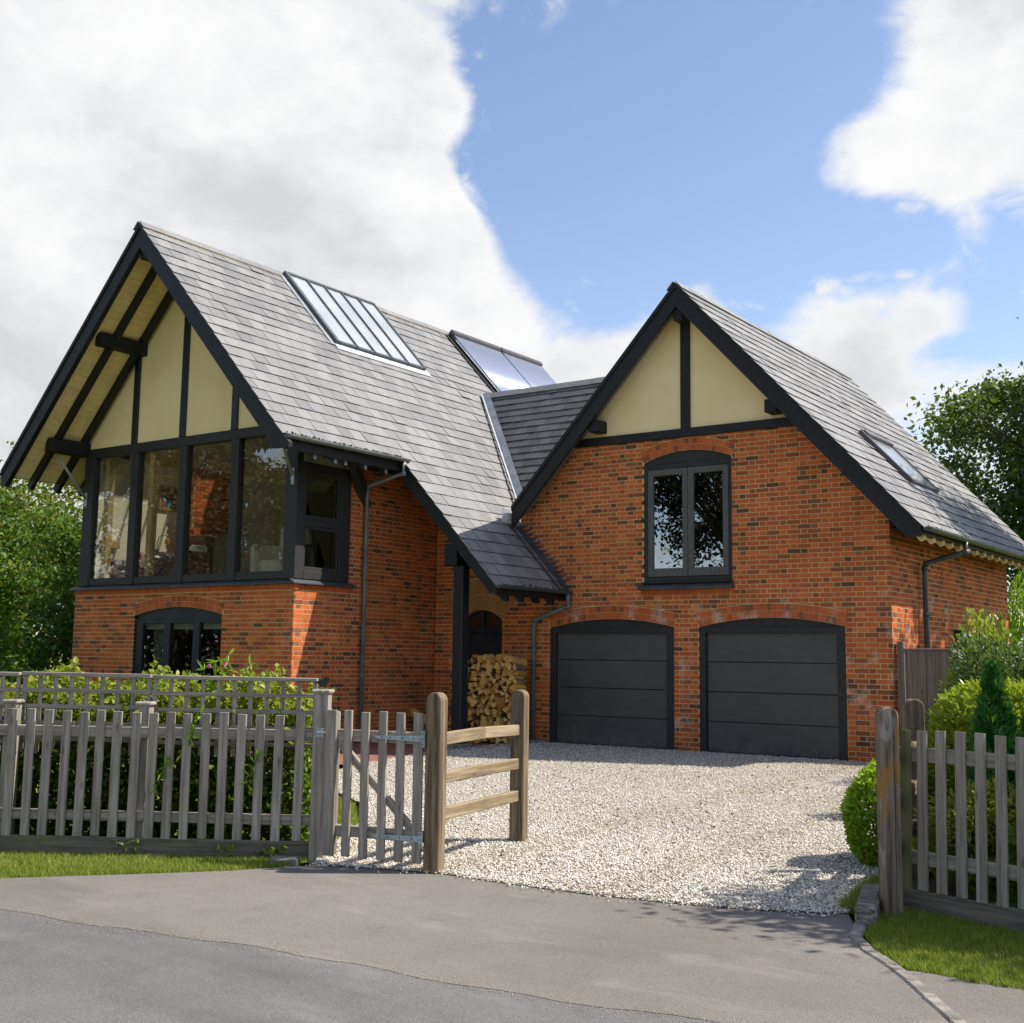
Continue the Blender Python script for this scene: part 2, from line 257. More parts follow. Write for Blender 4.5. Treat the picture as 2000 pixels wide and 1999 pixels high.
# ------------------------------------------------------------------ mesh helpers
def V(*a): return Vector(a)
def lnk(o, parent=None):
    COL.objects.link(o)
    if parent is not None:
        o.parent = parent; o.matrix_parent_inverse = parent.matrix_basis.inverted()
    return o
def tag(o, label=None, cat=None, group=None, kind=None):
    if label: o['label'] = label
    if cat: o['category'] = cat
    if group: o['group'] = group
    if kind: o['kind'] = kind
    return o
def empty(name, loc, label=None, cat=None, group=None):
    o = bpy.data.objects.new(name, None); o.empty_display_size = .2; o.location = loc; o.matrix_basis = Matrix.Translation(Vector(loc)); COL.objects.link(o); return tag(o, label, cat, group)
class MB:
    def __init__(s): s.v = []; s.f = []; s.a = []; s.mi = []
    def add(s, vs, fs, a=0.0, mi=0):
        b = len(s.v); s.v.extend([tuple(p) for p in vs]); s.f.extend([tuple(b+i for i in f) for f in fs]); s.a.extend([a]*len(fs)); s.mi.extend([mi]*len(fs)); return s
    def pbox(s, p, ax, ay, az, a=0.0, mi=0):
        p, ax, ay, az = Vector(p), Vector(ax), Vector(ay), Vector(az)
        if ax.cross(ay).dot(az) < 0: ax, ay = ay, ax
        vs = [p, p+ax, p+ax+ay, p+ay, p+az, p+ax+az, p+ax+ay+az, p+ay+az]
        return s.add(vs, [(3, 2, 1, 0), (4, 5, 6, 7), (0, 1, 5, 4), (1, 2, 6, 5), (2, 3, 7, 6), (3, 0, 4, 7)], a, mi)
    def box(s, x0, x1, y0, y1, z0, z1, a=0.0, mi=0): return s.pbox((x0, y0, z0), (x1-x0, 0, 0), (0, y1-y0, 0), (0, 0, z1-z0), a, mi)
    def cbox(s, p, ax, ay, az, c=.005, a=0.0, mi=0):
        p = Vector(p); e = [Vector(ax), Vector(ay), Vector(az)]
        if e[0].cross(e[1]).dot(e[2]) < 0: e[0], e[1] = e[1], e[0]
        L = [q.length for q in e]; d = [q.normalized() for q in e]
        idx = {}; vs = []
        for i in (0, 1):
            for j in (0, 1):
                for k in (0, 1):
                    cor = p + e[0]*i + e[1]*j + e[2]*k; sg = [1 if q == 0 else -1 for q in (i, j, k)]
                    for f in range(3):
                        q = cor.copy()
                        for m in range(3):
                            if m != f: q += d[m]*sg[m]*c
                        idx[(i, j, k, f)] = len(vs); vs.append(q)
        F = []
        def g(i, j, k, f): return idx[(i, j, k, f)]
        F += [(g(0,0,0,2), g(0,1,0,2), g(1,1,0,2), g(1,0,0,2)), (g(0,0,1,2), g(1,0,1,2), g(1,1,1,2), g(0,1,1,2))]
        F += [(g(0,0,0,0), g(0,0,1,0), g(0,1,1,0), g(0,1,0,0)), (g(1,0,0,0), g(1,1,0,0), g(1,1,1,0), g(1,0,1,0))]
        F += [(g(0,0,0,1), g(1,0,0,1), g(1,0,1,1), g(0,0,1,1)), (g(0,1,0,1), g(0,1,1,1), g(1,1,1,1), g(1,1,0,1))]
        for j in (0, 1):
            for k in (0, 1): F.append((g(0,j,k,1), g(1,j,k,1), g(1,j,k,2), g(0,j,k,2)))
        for i in (0, 1):
            for k in (0, 1): F.append((g(i,0,k,0), g(i,1,k,0), g(i,1,k,2), g(i,0,k,2)))
            for j in (0, 1): F.append((g(i,j,0,0), g(i,j,1,0), g(i,j,1,1), g(i,j,0,1)))
        for i in (0, 1):
            for j in (0, 1):
                for k in (0, 1): F.append((g(i,j,k,0), g(i,j,k,1), g(i,j,k,2)))
        return s.add(vs, F, a, mi)
    def prism(s, poly, off, a=0.0, mi=0, cap=True):
        poly = [Vector(p) for p in poly]; off = Vector(off); n = len(poly)
        nrm = Vector((0, 0, 0))
        for i in range(n): nrm += poly[i].cross(poly[(i+1) % n])
        if nrm.dot(off) > 0: poly = poly[::-1]
        vs = poly + [p+off for p in poly]
        fs = [(i, i+n, (i+1) % n + n, (i+1) % n) for i in range(n)]
        if cap: fs += [tuple(range(n)), tuple(range(2*n-1, n-1, -1))]
        return s.add(vs, fs, a, mi)
    def tube(s, pts, r, n=8, a=0.0, mi=0, cap=True):
        pts = [Vector(p) for p in pts]; rs = r if isinstance(r, (list, tuple)) else [r]*len(pts); vs = []; prev = None
        for i, p in enumerate(pts):
            t = (pts[min(i+1, len(pts)-1)]-pts[max(i-1, 0)]).normalized()
            if prev is None:
                u = t.cross(Vector((0, 0, 1)));
                if u.length < .1: u = t.cross(Vector((0, 1, 0)))
                u.normalize()
            else:
                u = prev - t*prev.dot(t); u.normalize()
            prev = u; w = t.cross(u)
            for k in range(n):
                q = 2*math.pi*k/n; vs.append(p + (u*math.cos(q)+w*math.sin(q))*rs[i])
        fs = [(i*n+k, i*n+(k+1) % n, (i+1)*n+(k+1) % n, (i+1)*n+k) for i in range(len(pts)-1) for k in range(n)]
        if cap: fs += [tuple(range(n-1, -1, -1)), tuple(range((len(pts)-1)*n, len(pts)*n))]
        return s.add(vs, fs, a, mi)
    def mesh(s, name, mats, smooth=False):
        me = bpy.data.meshes.new(name); me.from_pydata(s.v, [], s.f)
        at = me.attributes.new('rnd', 'FLOAT', 'FACE'); at.data.foreach_set('value', s.a)
        for m in (mats if isinstance(mats, (list, tuple)) else [mats]): me.materials.append(m)
        if max(s.mi, default=0) > 0: me.polygons.foreach_set('material_index', s.mi)
        if smooth: me.polygons.foreach_set('use_smooth', [True]*len(s.f))
        me.update(); return me
    def build(s, name, mats, parent=None, smooth=False): return lnk(bpy.data.objects.new(name, s.mesh(name, mats, smooth)), parent)
MC = {}
def frame(p, q, up):
    z = (q-p).normalized(); x = up.cross(z)
    if x.length < 1e-4: x = Vector((1, 0, 0)).cross(z)
    x.normalize(); y = z.cross(x); return Matrix(((x.x, y.x, z.x, p.x), (x.y, y.y, z.y, p.y), (x.z, y.z, z.z, p.z), (0, 0, 0, 1)))
def member(name, p, q, w, h, mat, parent=None, up=(0, 0, 1), c=.006, warp=0.0):
    """one piece of timber from p to q: w across, h along up; local z is its length"""
    p, q, up = Vector(p), Vector(q), Vector(up); L = (q-p).length; key = (round(L, 3), round(w, 3), round(h, 3), c, mat.name, name)
    if key not in MC:
        m = MB(); m.cbox((-w/2, -h/2, 0), (w, 0, 0), (0, h, 0), (0, 0, L), min(c, w/3, h/3)); MC[key] = m.mesh(name, mat)
    o = bpy.data.objects.new(name, MC[key]); o.matrix_basis = frame(p, q, up); return lnk(o, parent)
def npmesh(name, verts, faces, rnd, mat, parent=None, smooth=False):
    me = bpy.data.meshes.new(name); k = faces.shape[1]
    me.vertices.add(len(verts)); me.vertices.foreach_set('co', np.ascontiguousarray(verts, dtype=np.float32).ravel())
    me.loops.add(faces.size); me.loops.foreach_set('vertex_index', np.ascontiguousarray(faces, dtype=np.int32).ravel())
    me.polygons.add(len(faces)); me.polygons.foreach_set('loop_start', np.arange(len(faces), dtype=np.int32)*k)
    me.update(calc_edges=True)
    at = me.attributes.new('rnd', 'FLOAT', 'FACE'); at.data.foreach_set('value', np.ascontiguousarray(rnd, dtype=np.float32))
    me.materials.append(mat)
    if smooth: me.polygons.foreach_set('use_smooth', np.ones(len(faces), dtype=bool))
    me.validate(); return lnk(bpy.data.objects.new(name, me), parent)
def gz(y): return .012*max(-40.0, min(0.0, y))
def px_area(p):
    d = Vector(p)-CAM; z = d.dot(fwd); return -1 if z <= 0 else 1/(z*z)
def in_view(p):
    d = Vector(p)-CAM; z = d.dot(fwd); return z > 0 and abs(d.dot(rgt)/z) < .415 and abs(d.dot(upv)/z) < .42

# ------------------------------------------------------------------ house: dimensions
XL, ZL, SL = -5.37, 8.84, 1.089        # left wing ridge
XG, ZG, SG = 2.636, 7.585, 1.08        # garage wing ridge
YL0, YL1, YG0, YG1 = -4.87, 6.88, -.361, 7.45
XS, YF, XLL = -2.567, -3.625, -8.383   # left wing side wall, its front, its left edge
XC, YGW = 5.945, 6.73                  # garage side wall, its back
PP, XPE = -2.109, .363                 # porch barge plane, porch eave
def zl(x): return ZL - SL*abs(x-XL)
def zg(x): return ZG - SG*abs(x-XG)
house = empty('house', (0, 0, 0), 'red brick house with two steep slate gables and twin garage doors', 'house')

# ------------------------------------------------------------------ brick walls
BC = .075
LV = 18
brick_pool = []
class Wall:
    def __init__(s, name, O, u, n, x0, x1, z0, z1, upper=None, openings=(), seed=1, outline=None, depth=.1, phase=0.0):
        s.O, s.u, s.n = Vector(O), Vector(u), Vector(n); s.m = MB(); s.full = []; rg = random.Random(seed)
        upper = upper or (lambda x: z1)
        part = s.part = empty(name, s.O); part.parent = house; part.matrix_parent_inverse = house.matrix_basis.inverted()
        s.openings = openings
        k = 0
        nk = int(math.ceil((z1-z0)/BC))
        for k in range(nk):
            a0 = z0+k*BC+.006; a1 = a0+.063; mid = (a0+a1)/2
            x = x0 - (.16875 if k % 2 else 0.0) - phase; hs = 0
            spans = []
            while x < x1:
                w = .215 if hs % 2 == 0 else .1025
                spans.append((x+.0065, x+.0035+w)); x += w+.01; hs += 1
            for (xa, xb) in spans:
                if xb < x0+.045 or xa > x1-.05: continue
                xa, xb = max(xa, x0), min(xb, x1)
                if xa < x0+.055: xa = x0
                if xb > x1-.06: xb = x1
                cuts = [(xa, xb)]
                for op in openings:
                    if mid < op['sp'] and mid > op['zb']:
                        nc = []
                        for (p, q) in cuts:
                            if q <= op['x0'] or p >= op['x1']: nc.append((p, q)); continue
                            if p < op['x0']: nc.append((p, op['x0']))
                            if q > op['x1']: nc.append((op['x1'], q))
                        cuts = nc
                for (p, q) in cuts:
                    if q-p < .025: continue
                    s.brick(p, q, a0, a1, upper, rg)
    def low(s, x, zt):
        v = -99
        for op in s.openings:
            if zt < op['sp']: continue
            if op['x0']-.0 < x < op['x1']+.0:
                v = max(v, op['zc']+math.sqrt(max(0, (op['R']+op['ring'])**2-(x-op['xm'])**2))+.006)
        return v
    def P(s, x, z, d): return s.O + s.u*x + V(0, 0, z) + s.n*d
    def brick(s, xa, xb, a0, a1, upper, rg):
        rnd = rg.random(); d = rg.uniform(-.0015, .0015)
        N = 4; xs = [xa+(xb-xa)*i/N for i in range(N+1)]
        lo = [max(a0, s.low(x, a1)) for x in xs]; hi = [min(a1, upper(x)) for x in xs]
        if all(h-l < .008 for l, h in zip(lo, hi)): return
        if max(lo)-min(lo) < 1e-4 and max(hi)-min(hi) < 1e-4:
            poly = [(xa, lo[0]), (xb, lo[0]), (xb, hi[0]), (xa, hi[0])]; fullb = hi[0]-lo[0] > .062 and abs((xb-xa)-.212) < .001
        else:
            keep = [i for i in range(N+1) if hi[i]-lo[i] > .001]
            if len(keep) < 2: return
            poly = [(xs[i], lo[i]) for i in keep]+[(xs[i], hi[i]) for i in reversed(keep)]; fullb = False
        c = s.P((xa+xb)/2, (a0+a1)/2, 0)
        if fullb: s.full.append((c, rnd, d, poly)); return
        s.poly(s.m, poly, rnd, d)
    def poly(s, m, poly, rnd, d, back=-.05):
        n = len(poly); vs = [s.P(x, z, d) for x, z in poly]+[s.P(x, z, back) for x, z in poly]
        fs = [tuple(range(n))]+[(i, i+n, (i+1) % n+n, (i+1) % n) for i in range(n)]
        if (s.u.cross(V(0, 0, 1))).dot(s.n) < 0: fs = [f[::-1] for f in fs]
        m.add(vs, fs, rnd)
    def ring(s, op, rows, wid, seed, proud=.004):
        """arch bricks set radially, as parts"""
        rg = random.Random(seed); r0 = op['R']+.004; th = math.asin((op['x1']-op['x0'])/2/op['R'])
        hgt = op['ring']/rows
        for r in range(rows):
            ra, rb = r0+r*hgt, r0+(r+1)*hgt-.009; cnt = max(5, int(round(2*th*(ra+rb)/2/wid))); st = 2*th/cnt
            for i in range(cnt):
                t0 = -th+i*st+.004/ra; t1 = -th+(i+1)*st-.004/ra
                if rg.random() < .04: pass
                poly = [(op['xm']+ra*math.sin(t0), op['zc']+ra*math.cos(t0)), (op['xm']+ra*math.sin(t1), op['zc']+ra*math.cos(t1)), (op['xm']+rb*math.sin(t1), op['zc']+rb*math.cos(t1)), (op['xm']+rb*math.sin(t0), op['zc']+rb*math.cos(t0))]
                m = MB(); s.poly(m, poly, .3+.6*rg.random() if rg.random() > .12 else .1, proud+rg.uniform(-.001, .001)); yield m
    def finish(s, outline, holes=(), depth=.1):
        """mortar bed behind the brick faces with real reveals, then the pooled bricks"""
        loops = [outline]+list(holes); flat = []
        polys = [[V(x, z, 0) for x, z in lp] for lp in loops]
        for lp in polys: flat += lp
        m = MB(); tris = tessellate_polygon(polys); fr = [s.P(p.x, p.y, -.005) for p in flat]; bk = [s.P(p.x, p.y, -depth) for p in flat]; n = len(flat)
        m.add(fr+bk, [t for t in tris]+[tuple(i+n for i in t[::-1]) for t in tris])
        b = 0
        for lp in loops:
            k = len(lp); m.add(fr[b:b+k]+bk[b:b+k], [(i, (i+1) % k, (i+1) % k+k, i+k) for i in range(k)]); b += k
        m.build('mortar_bed', mortarM, s.part)
        brick_pool.append(s)
def arch(x0, x1, zb, sp, rise, ring):
    w = (x1-x0)/2; R = (w*w+rise*rise)/(2*rise); return dict(x0=x0, x1=x1, zb=zb, sp=sp, rise=rise, ring=ring, xm=(x0+x1)/2, R=R, zc=sp+rise-R)
def arch_loop(op, zb, n=14):
    th = math.asin((op['x1']-op['x0'])/2/op['R'])
    return [(op['x0'], zb), (op['x1'], zb)]+[(op['xm']+op['R']*math.sin(th-2*th*i/n), op['zc']+op['R']*math.cos(th-2*th*i/n)) for i in range(n+1)]
GD1 = arch(0, 2.4, -1, 1.962, .14, .222); GD2 = arch(2.847, 5.247, -1, 1.962, .14, .222)
WIN = arch(1.842, 3.436, 2.575, 4.685, .16, .2); DOOR = arch(-2.03, -1.031, -1, 2.1, .19, .55); LWIN = arch(-6.585, -4.263, .45, 2.096, .14, .2)
TIE0 = 5.06
def up1(x):
    if x < -.66: return zl(x)-.12
    return min(TIE0, zg(x)-.1)
w1 = Wall('brick_wall', (0, 0, 0), (1, 0, 0), (0, -1, 0), XS, XC-.003, -.15, TIE0, up1, (GD1, GD2, WIN, DOOR), 3)
xt = XG+(ZG-.1-TIE0)/SG; xtl = XG-(ZG-.1-TIE0)/SG
w1.finish([(XS+.01, -.3), (XC-.012, -.3), (XC-.012, zg(XC)-.1), (xt, TIE0), (xtl, TIE0), (-.66, zg(-.66)-.1), (-.66, zl(-.66)-.12), (XS+.01, zl(XS)-.12)],
          [arch_loop(GD1, -.28), arch_loop(GD2, -.28), arch_loop(WIN, 2.575), arch_loop(DOOR, -.28)], .18)
w2 = Wall('brick_wall', (XS, 0, 0), (0, 1, 0), (1, 0, 0), YF, 0, -.15, 4.66, lambda y: 2.485 if y < -2.40 else 4.66, (), 5)
w2.finish([(YF+.012, -.3), (-.01, -.3), (-.01, 4.66), (-2.363, 4.66), (-2.363, 2.5), (YF+.012, 2.5)])
w3 = Wall('brick_wall', (0, YF, 0), (1, 0, 0), (0, -1, 0), XLL, XS-.003, -.15, 2.48, None, (LWIN,), 9)
w3.finish([(XLL, -.3), (XS-.012, -.3), (XS-.012, 2.5), (XLL, 2.5)], [arch_loop(LWIN, .45)], .16)
w4 = Wall('brick_wall', (XC, 0, 0), (0, 1, 0), (1, 0, 0), 0, YGW, -.15, 3.7, lambda y: 3.68, (), 13, phase=.11)
w4.finish([(.012, -.3), (YGW, -.3), (YGW, 3.7), (.012, 3.7)])
# back and far-left walls and the floor slabs close the volume
m = MB(); m.box(XLL, XLL+.2, YF+.2, 6.5, -.3, 5.0); m.box(XLL+.2, XS-.12, 6.3, 6.5, -.3, 5.6); m.box(XS-.1, XC-.12, YGW-.2, YGW, -.3, 3.6)
m.build('plain_wall', brickM, house)
# arch bricks
for op, rows, wid, sd in ((GD1, 2, .075, 1), (GD2, 2, .075, 2), (WIN, 2, .075, 4)):
    for mm in w1.ring(op, rows, wid, sd): mm.build('arch_brick', brickM, w1.part)
for mm in w3.ring(LWIN, 2, .075, 6): mm.build('arch_brick', brickM, w3.part)
tileM = m_simple('arch_tile', (.40, .20, .075), .85, .3, 30, .4, 80)
mt = MB()
for mm in w1.ring(DOOR, 2, .034, 8): mt.add(mm.v, mm.f, .5)
tag(mt.build('arch_tiles', tileM, w1.part), kind='stuff')
# brick-on-edge courses under the sills
for i in range(21):
    m = MB(); x = 1.80+i*.079; m.box(x, x+.07, -.008, .08, 2.478, 2.572, .3+.6*random.random()); m.build('sill_brick', brickM, w1.part)
for i in range(76):
    m = MB(); x = XLL-.03+i*.0775; m.box(x, x+.0685, YF-.012, YF+.05, 2.488, 2.575, .3+.6*random.random()); m.build('sill_brick', brickM, w3.part)
for i in range(18):
    m = MB(); y = YF-.01+i*.0775; m.box(XS-.05, XS+.012, y, y+.0685, 2.488, 2.575, .3+.6*random.random()); m.build('sill_brick', brickM, w2.part)
# pool: the 300 largest bricks in the picture are separate parts, the rest one mesh to a wall
cand = []
for w in brick_pool:
    for t in w.full:
        d = CAM-t[0]; cand.append((abs(d.normalized().dot(w.n))*px_area(t[0]) if in_view(t[0]) and t[0].z > .12 else -1, id(t), w, t))
cand.sort(key=lambda c: -c[0]); big = {c[1] for c in cand[:300]}
for w in brick_pool:
    for t in w.full:
        c, rnd, d, poly = t
        if id(t) in big:
            lv = int(rnd*LV); key = ('brick', round(w.n.x), lv)
            if key not in MC:
                m = MB(); hx, hz = .106, .0315; vs = []
                for dd in (0, -.05):
                    for sx, sz in ((-1, -1), (1, -1), (1, 1), (-1, 1)): vs.append(w.u*(sx*hx)+V(0, 0, sz*hz)+w.n*dd)
                fs = [(0, 1, 2, 3)]+[(i, i+4, (i+1) % 4+4, (i+1) % 4) for i in range(4)]
                if (w.u.cross(V(0, 0, 1))).dot(w.n) < 0: fs = [f[::-1] for f in fs]
                m.add(vs, fs, (lv+.5)/LV); MC[key] = m.mesh('brick', brickM)
            o = bpy.data.objects.new('brick', MC[key]); o.matrix_basis = Matrix.Translation(c+w.n*d); lnk(o, w.part)
        else: w.poly(w.m, poly, rnd, d)
    tag(w.m.build('brickwork', brickM, w.part), kind='stuff')

# ------------------------------------------------------------------ roofs
cL, sL = 1/math.sqrt(1+SL*SL), SL/math.sqrt(1+SL*SL); cG, sG = 1/math.sqrt(1+SG*SG), SG/math.sqrt(1+SG*SG)
def clip(poly, a, b, c):
    """keep a*x+b*y<=c"""
    out = []
    for i in range(len(poly)):
        p, q = poly[i], poly[(i+1) % len(poly)]; fp, fq = a*p[0]+b*p[1]-c, a*q[0]+b*q[1]-c
        if fp <= 0: out.append(p)
        if fp*fq < 0:
            t = fp/(fp-fq); out.append((p[0]+(q[0]-p[0])*t, p[1]+(q[1]-p[1])*t))
    return out
slate_pool = []
def slates(part, O, ua, ub, nrm, a0, a1, blen, expo, wid, halves, mat, seed, ok=None, th=.009):
    """courses of slates: a runs along the eave, b down the slope; halves(bmid) gives the half-planes that bound a row"""
    rg = random.Random(seed); n = int(math.ceil(blen/expo)); O, ua, ub, nrm = Vector(O), Vector(ua), Vector(ub), Vector(nrm)
    for r in range(n):
        b0 = blen-(r+1)*expo; b1 = blen-r*expo; b0 = max(b0, 0)
        x = a0-(wid/2 if r % 2 else 0)-rg.uniform(0, .01)
        while x < a1:
            w = wid; xa, xb = x+.0032, x+w-.0032; x += w
            if ok and not ok((xa+xb)/2, (b0+b1)/2): continue
            poly = [(xa, b0-.03), (xb, b0-.03), (xb, b1), (xa, b1)]; full = True
            for (a, b, c) in halves((b0+b1)/2):
                q = clip(poly, a, b, c)
                if len(q) != 4 or q != poly: full = False
                poly = q
                if len(poly) < 3: break
            if len(poly) < 3: continue
            xs = [p[0] for p in poly]
            if max(xs)-min(xs) < .02: continue
            rnd = rg.random(); lift = .016+rg.uniform(-.003, .005)+(rg.random() < .03)*.008; tw = rg.uniform(-.003, .003)
            slate_pool.append((part, O, ua, ub, nrm, poly, (b0-.03, b1), lift, th, rnd, tw, mat, full, (xa+xb)/2))
def slate_geo(m, t, local=None):
    part, O, ua, ub, nrm, poly, (b0, b1), lift, th, rnd, tw, mat, full, xc = t
    if not (ua.cross(ub)).dot(nrm) > 0: poly = poly[::-1]
    top = []; bot = []
    for a, b in poly:
        f = (b-b0)/(b1-b0); base = O+ua*a+ub*b; h = .004+lift*f+tw*(a-xc)/.15
        top.append(base+nrm*(h+th)); bot.append(base+nrm*(h-.001))
    if local is not None: top = [local@p for p in top]; bot = [local@p for p in bot]
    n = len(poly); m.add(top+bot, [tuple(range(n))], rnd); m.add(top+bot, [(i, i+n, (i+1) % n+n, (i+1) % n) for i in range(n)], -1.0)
roofL = empty('main_roof', (XL, YL0, ZL)); lnk_ = roofL; roofL.parent = house; roofL.matrix_parent_inverse = house.matrix_basis.inverted()
roofG = empty('garage_roof', (XG, YG0, ZG)); roofG.parent = house; roofG.matrix_parent_inverse = house.matrix_basis.inverted()
roofK = empty('link_roof', (-2, 2.73, 7.0)); roofK.parent = house; roofK.matrix_parent_inverse = house.matrix_basis.inverted()
nL = V(sL, 0, cL); bL = V(cL, 0, -sL); OL = V(XL, 0, ZL-.03)
def LP(y, b, h=0): return V(XL, 0, ZL-.03)+V(0, y, 0)+bL*b+nL*h
bG_ = (-1.616-XL)/cL; bP = (XPE+.03-XL)/cL
VX = lambda b: XL+b*cL
def halvesL(b):
    x = VX(b); H = []
    H.append((-1, 0, -(YL0-.05 if x < -1.60 else PP-.05)) if True else None)
    if x < -3.66: H.append((1, 0, YL1+.03))
    elif x < -.51: H.append((1, .873*cL, 2.60-.873*(XL+3.5)))     # valley with the link roof
    else: H.append((1, 0, -.005))
    return H
SKY = (-1.56, 1.06, .03, 2.22)
slates(roofL, OL, (0, 1, 0), bL, nL, YL0-.05, YL1, bP, .272, .3, halvesL, slateM, 21, ok=lambda y, b: not (SKY[0]+.05 < y < SKY[1]-.05 and b < 2.0))
nG = V(sG, 0, cG); bG = V(cG, 0, -sG); OG = V(XG, 0, ZG-.03); bE = (6.57-XG)/cG
def GP(y, b, h=0): return OG+V(0, y, 0)+bG*b+nG*h
slates(roofG, OG, (0, 1, 0), bG, nG, YG0-.05, YG1, bE, .27, .3, lambda b: [(-1, 0, -(YG0-.05)), (1, 0, YG1)], slateM, 22)
MK = 1.256; cK, sK = 1/math.sqrt(1+MK*MK), MK/math.sqrt(1+MK*MK); nK = V(0, -sK, cK); bK = V(0, -cK, -sK); OK_ = V(0, 2.73, 6.97)
def halvesK(b):
    return [(-1, cK/.873, 3.5-(2.66-2.73)/.873-.03), (1, -.0+(sK/SG), XG-(ZG-6.97)/SG+.0)]
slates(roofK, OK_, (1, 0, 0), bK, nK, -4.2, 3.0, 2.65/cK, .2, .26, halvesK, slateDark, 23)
cand = []
for i, t in enumerate(slate_pool):
    part, O, ua, ub, nrm, poly, (b0, b1), lift, th, rnd, tw, mat, full, xc = t
    c = O+ua*xc+ub*((b0+b1)/2); vd = (CAM-c).normalized().dot(nrm)
    if full and in_view(c) and vd > 0: cand.append((vd*px_area(c), i))
cand.sort(reverse=True); bigs = {i for _, i in cand[:300]}
rest = {}
for i, t in enumerate(slate_pool):
    if i in bigs:
        part, O, ua, ub, nrm, poly, (b0, b1), lift, th, rnd, tw, mat, full, xc = t
        c = O+ua*xc+ub*b1; Mx = Matrix(((ua.x, ub.x, nrm.x, c.x), (ua.y, ub.y, nrm.y, c.y), (ua.z, ub.z, nrm.z, c.z), (0, 0, 0, 1)))
        if ua.cross(ub).dot(nrm) < 0: Mx = Matrix(((-ua.x, ub.x, nrm.x, c.x), (-ua.y, ub.y, nrm.y, c.y), (-ua.z, ub.z, nrm.z, c.z), (0, 0, 0, 1)))
        lv = int(rnd*12); key = ('slate', part.name, lv, round(b1-b0, 3))
        if key not in MC:
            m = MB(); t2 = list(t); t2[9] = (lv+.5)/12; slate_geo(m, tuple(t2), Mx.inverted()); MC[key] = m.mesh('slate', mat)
        o = bpy.data.objects.new('slate', MC[key]); o.matrix_basis = Mx; lnk(o, part)
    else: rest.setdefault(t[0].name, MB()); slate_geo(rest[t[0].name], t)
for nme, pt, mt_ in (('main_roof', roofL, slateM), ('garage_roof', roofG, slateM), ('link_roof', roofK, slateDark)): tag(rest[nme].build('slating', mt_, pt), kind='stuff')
# decks under the slates (the left deck leaves the roof light open)
m = MB()
def deckL(m, y0, y1, b0, b1, h0=-.13, h1=-.006): m.pbox(LP(y0, b0, h0), V(0, y1-y0, 0), bL*(b1-b0), nL*(h1-h0))
deckL(m, YL0+.03, SKY[0]+.08, 0, bG_); deckL(m, SKY[1]-.08, YL1, 0, bG_); deckL(m, SKY[0]+.08, SKY[1]-.08, 2.1, bG_)
m.pbox(LP(PP+.03, bG_, -.13), V(0, -.02-PP-.03, 0), bL*(bP-bG_-.03), nL*.124); m.build('roof_deck', blackW, roofL)
bLn = V(-cL, 0, -sL); nLn = V(-sL, 0, cL); m = MB(); m.pbox(V(XL, YL0+.03, ZL-.03)-nLn*.10, V(0, YL1-YL0, 0), bLn*(bG_+.0), nLn*.115); m.build('roof_slope', slateM, roofL)
m = MB(); m.pbox(GP(YG0+.03, 0, -.13), V(0, YG1-YG0-.03, 0), bG*(bE-.03), nG*.124); m.build('roof_deck', blackW, roofG)
m = MB(); p0 = V(XG, YG0+.02, ZG-.03); bGn = V(-cG, 0, -sG); nGn = V(-sG, 0, cG); m.pbox(p0-nGn*.12, V(0, YG1-YG0, 0), bGn*((XG+.62)/cG), nGn*.135); m.build('roof_slope', slateM, roofG)
m = MB(); m.prism([OK_+V(-3.6, 0, -.03), OK_+V(2.1, 0, -.03), OK_+V(-.65, 0, 0)+bK*(2.6/cK)+V(0, 0, -.03), OK_+V(-.95, 0, 0)+bK*(2.6/cK)+V(0, 0, -.03)], V(0, .1, -.14)); m.build('roof_deck', leadD, roofK)
m = MB(); m.prism([V(-3.66, 2.73, 6.95), V(2.1, 2.73, 6.95), V(-.6, 5.3, 3.8), V(-1.1, 5.3, 3.8)], V(0, -.05, -.1)); m.build('roof_slope', slateDark, roofK)
# ridge tiles
def ridge(part, p0, dirv, L, pitchc, wlen, nL1, nL2, mat, half=.17, th=.016, seg=.45):
    n = int(L/seg); p0 = Vector(p0); dirv = Vector(dirv)
    for i in range(n):
        a = p0+dirv*(i*L/n+.004); e = dirv*(L/n-.008); m = MB(); t0 = random.random(); lift = random.uniform(0, .006)
        for nr, bb in ((nL1[0], nL1[1]), (nL2[0], nL2[1])): m.pbox(a+nr*(.022+lift), e, bb*half, nr*th, .35+.5*t0)
        m.build('ridge_tile', mat, part)
ridge(roofL, V(XL, YL0-.05, ZL-.025), (0, 1, 0), YL1-YL0+.05, 0, 0, (nL, bL), (nLn, bLn), slateM)
ridge(roofG, V(XG, YG0-.05, ZG-.025), (0, 1, 0), YG1-YG0, 0, 0, (nG, bG), (nGn, bGn), slateM)
ridge(roofK, V(-3.62, 2.73, 6.975), (1, 0, 0), 5.6, 0, 0, (nK, bK), (V(0, sK, cK), V(0, cK, -sK)), slateM, seg=.7)
# mortar/moss line under the ridges
m = MB(); m.pbox(LP(YL0, .12, .01), V(0, SKY[0]-YL0, 0), bL*.07, nL*.016); m.pbox(LP(SKY[1], .12, .01), V(0, YL1-SKY[1], 0), bL*.07, nL*.016); m.build('ridge_bedding', m_simple('bedding_mortar', (.22, .18, .12), .95, .5, 20, .6, 80), roofL)
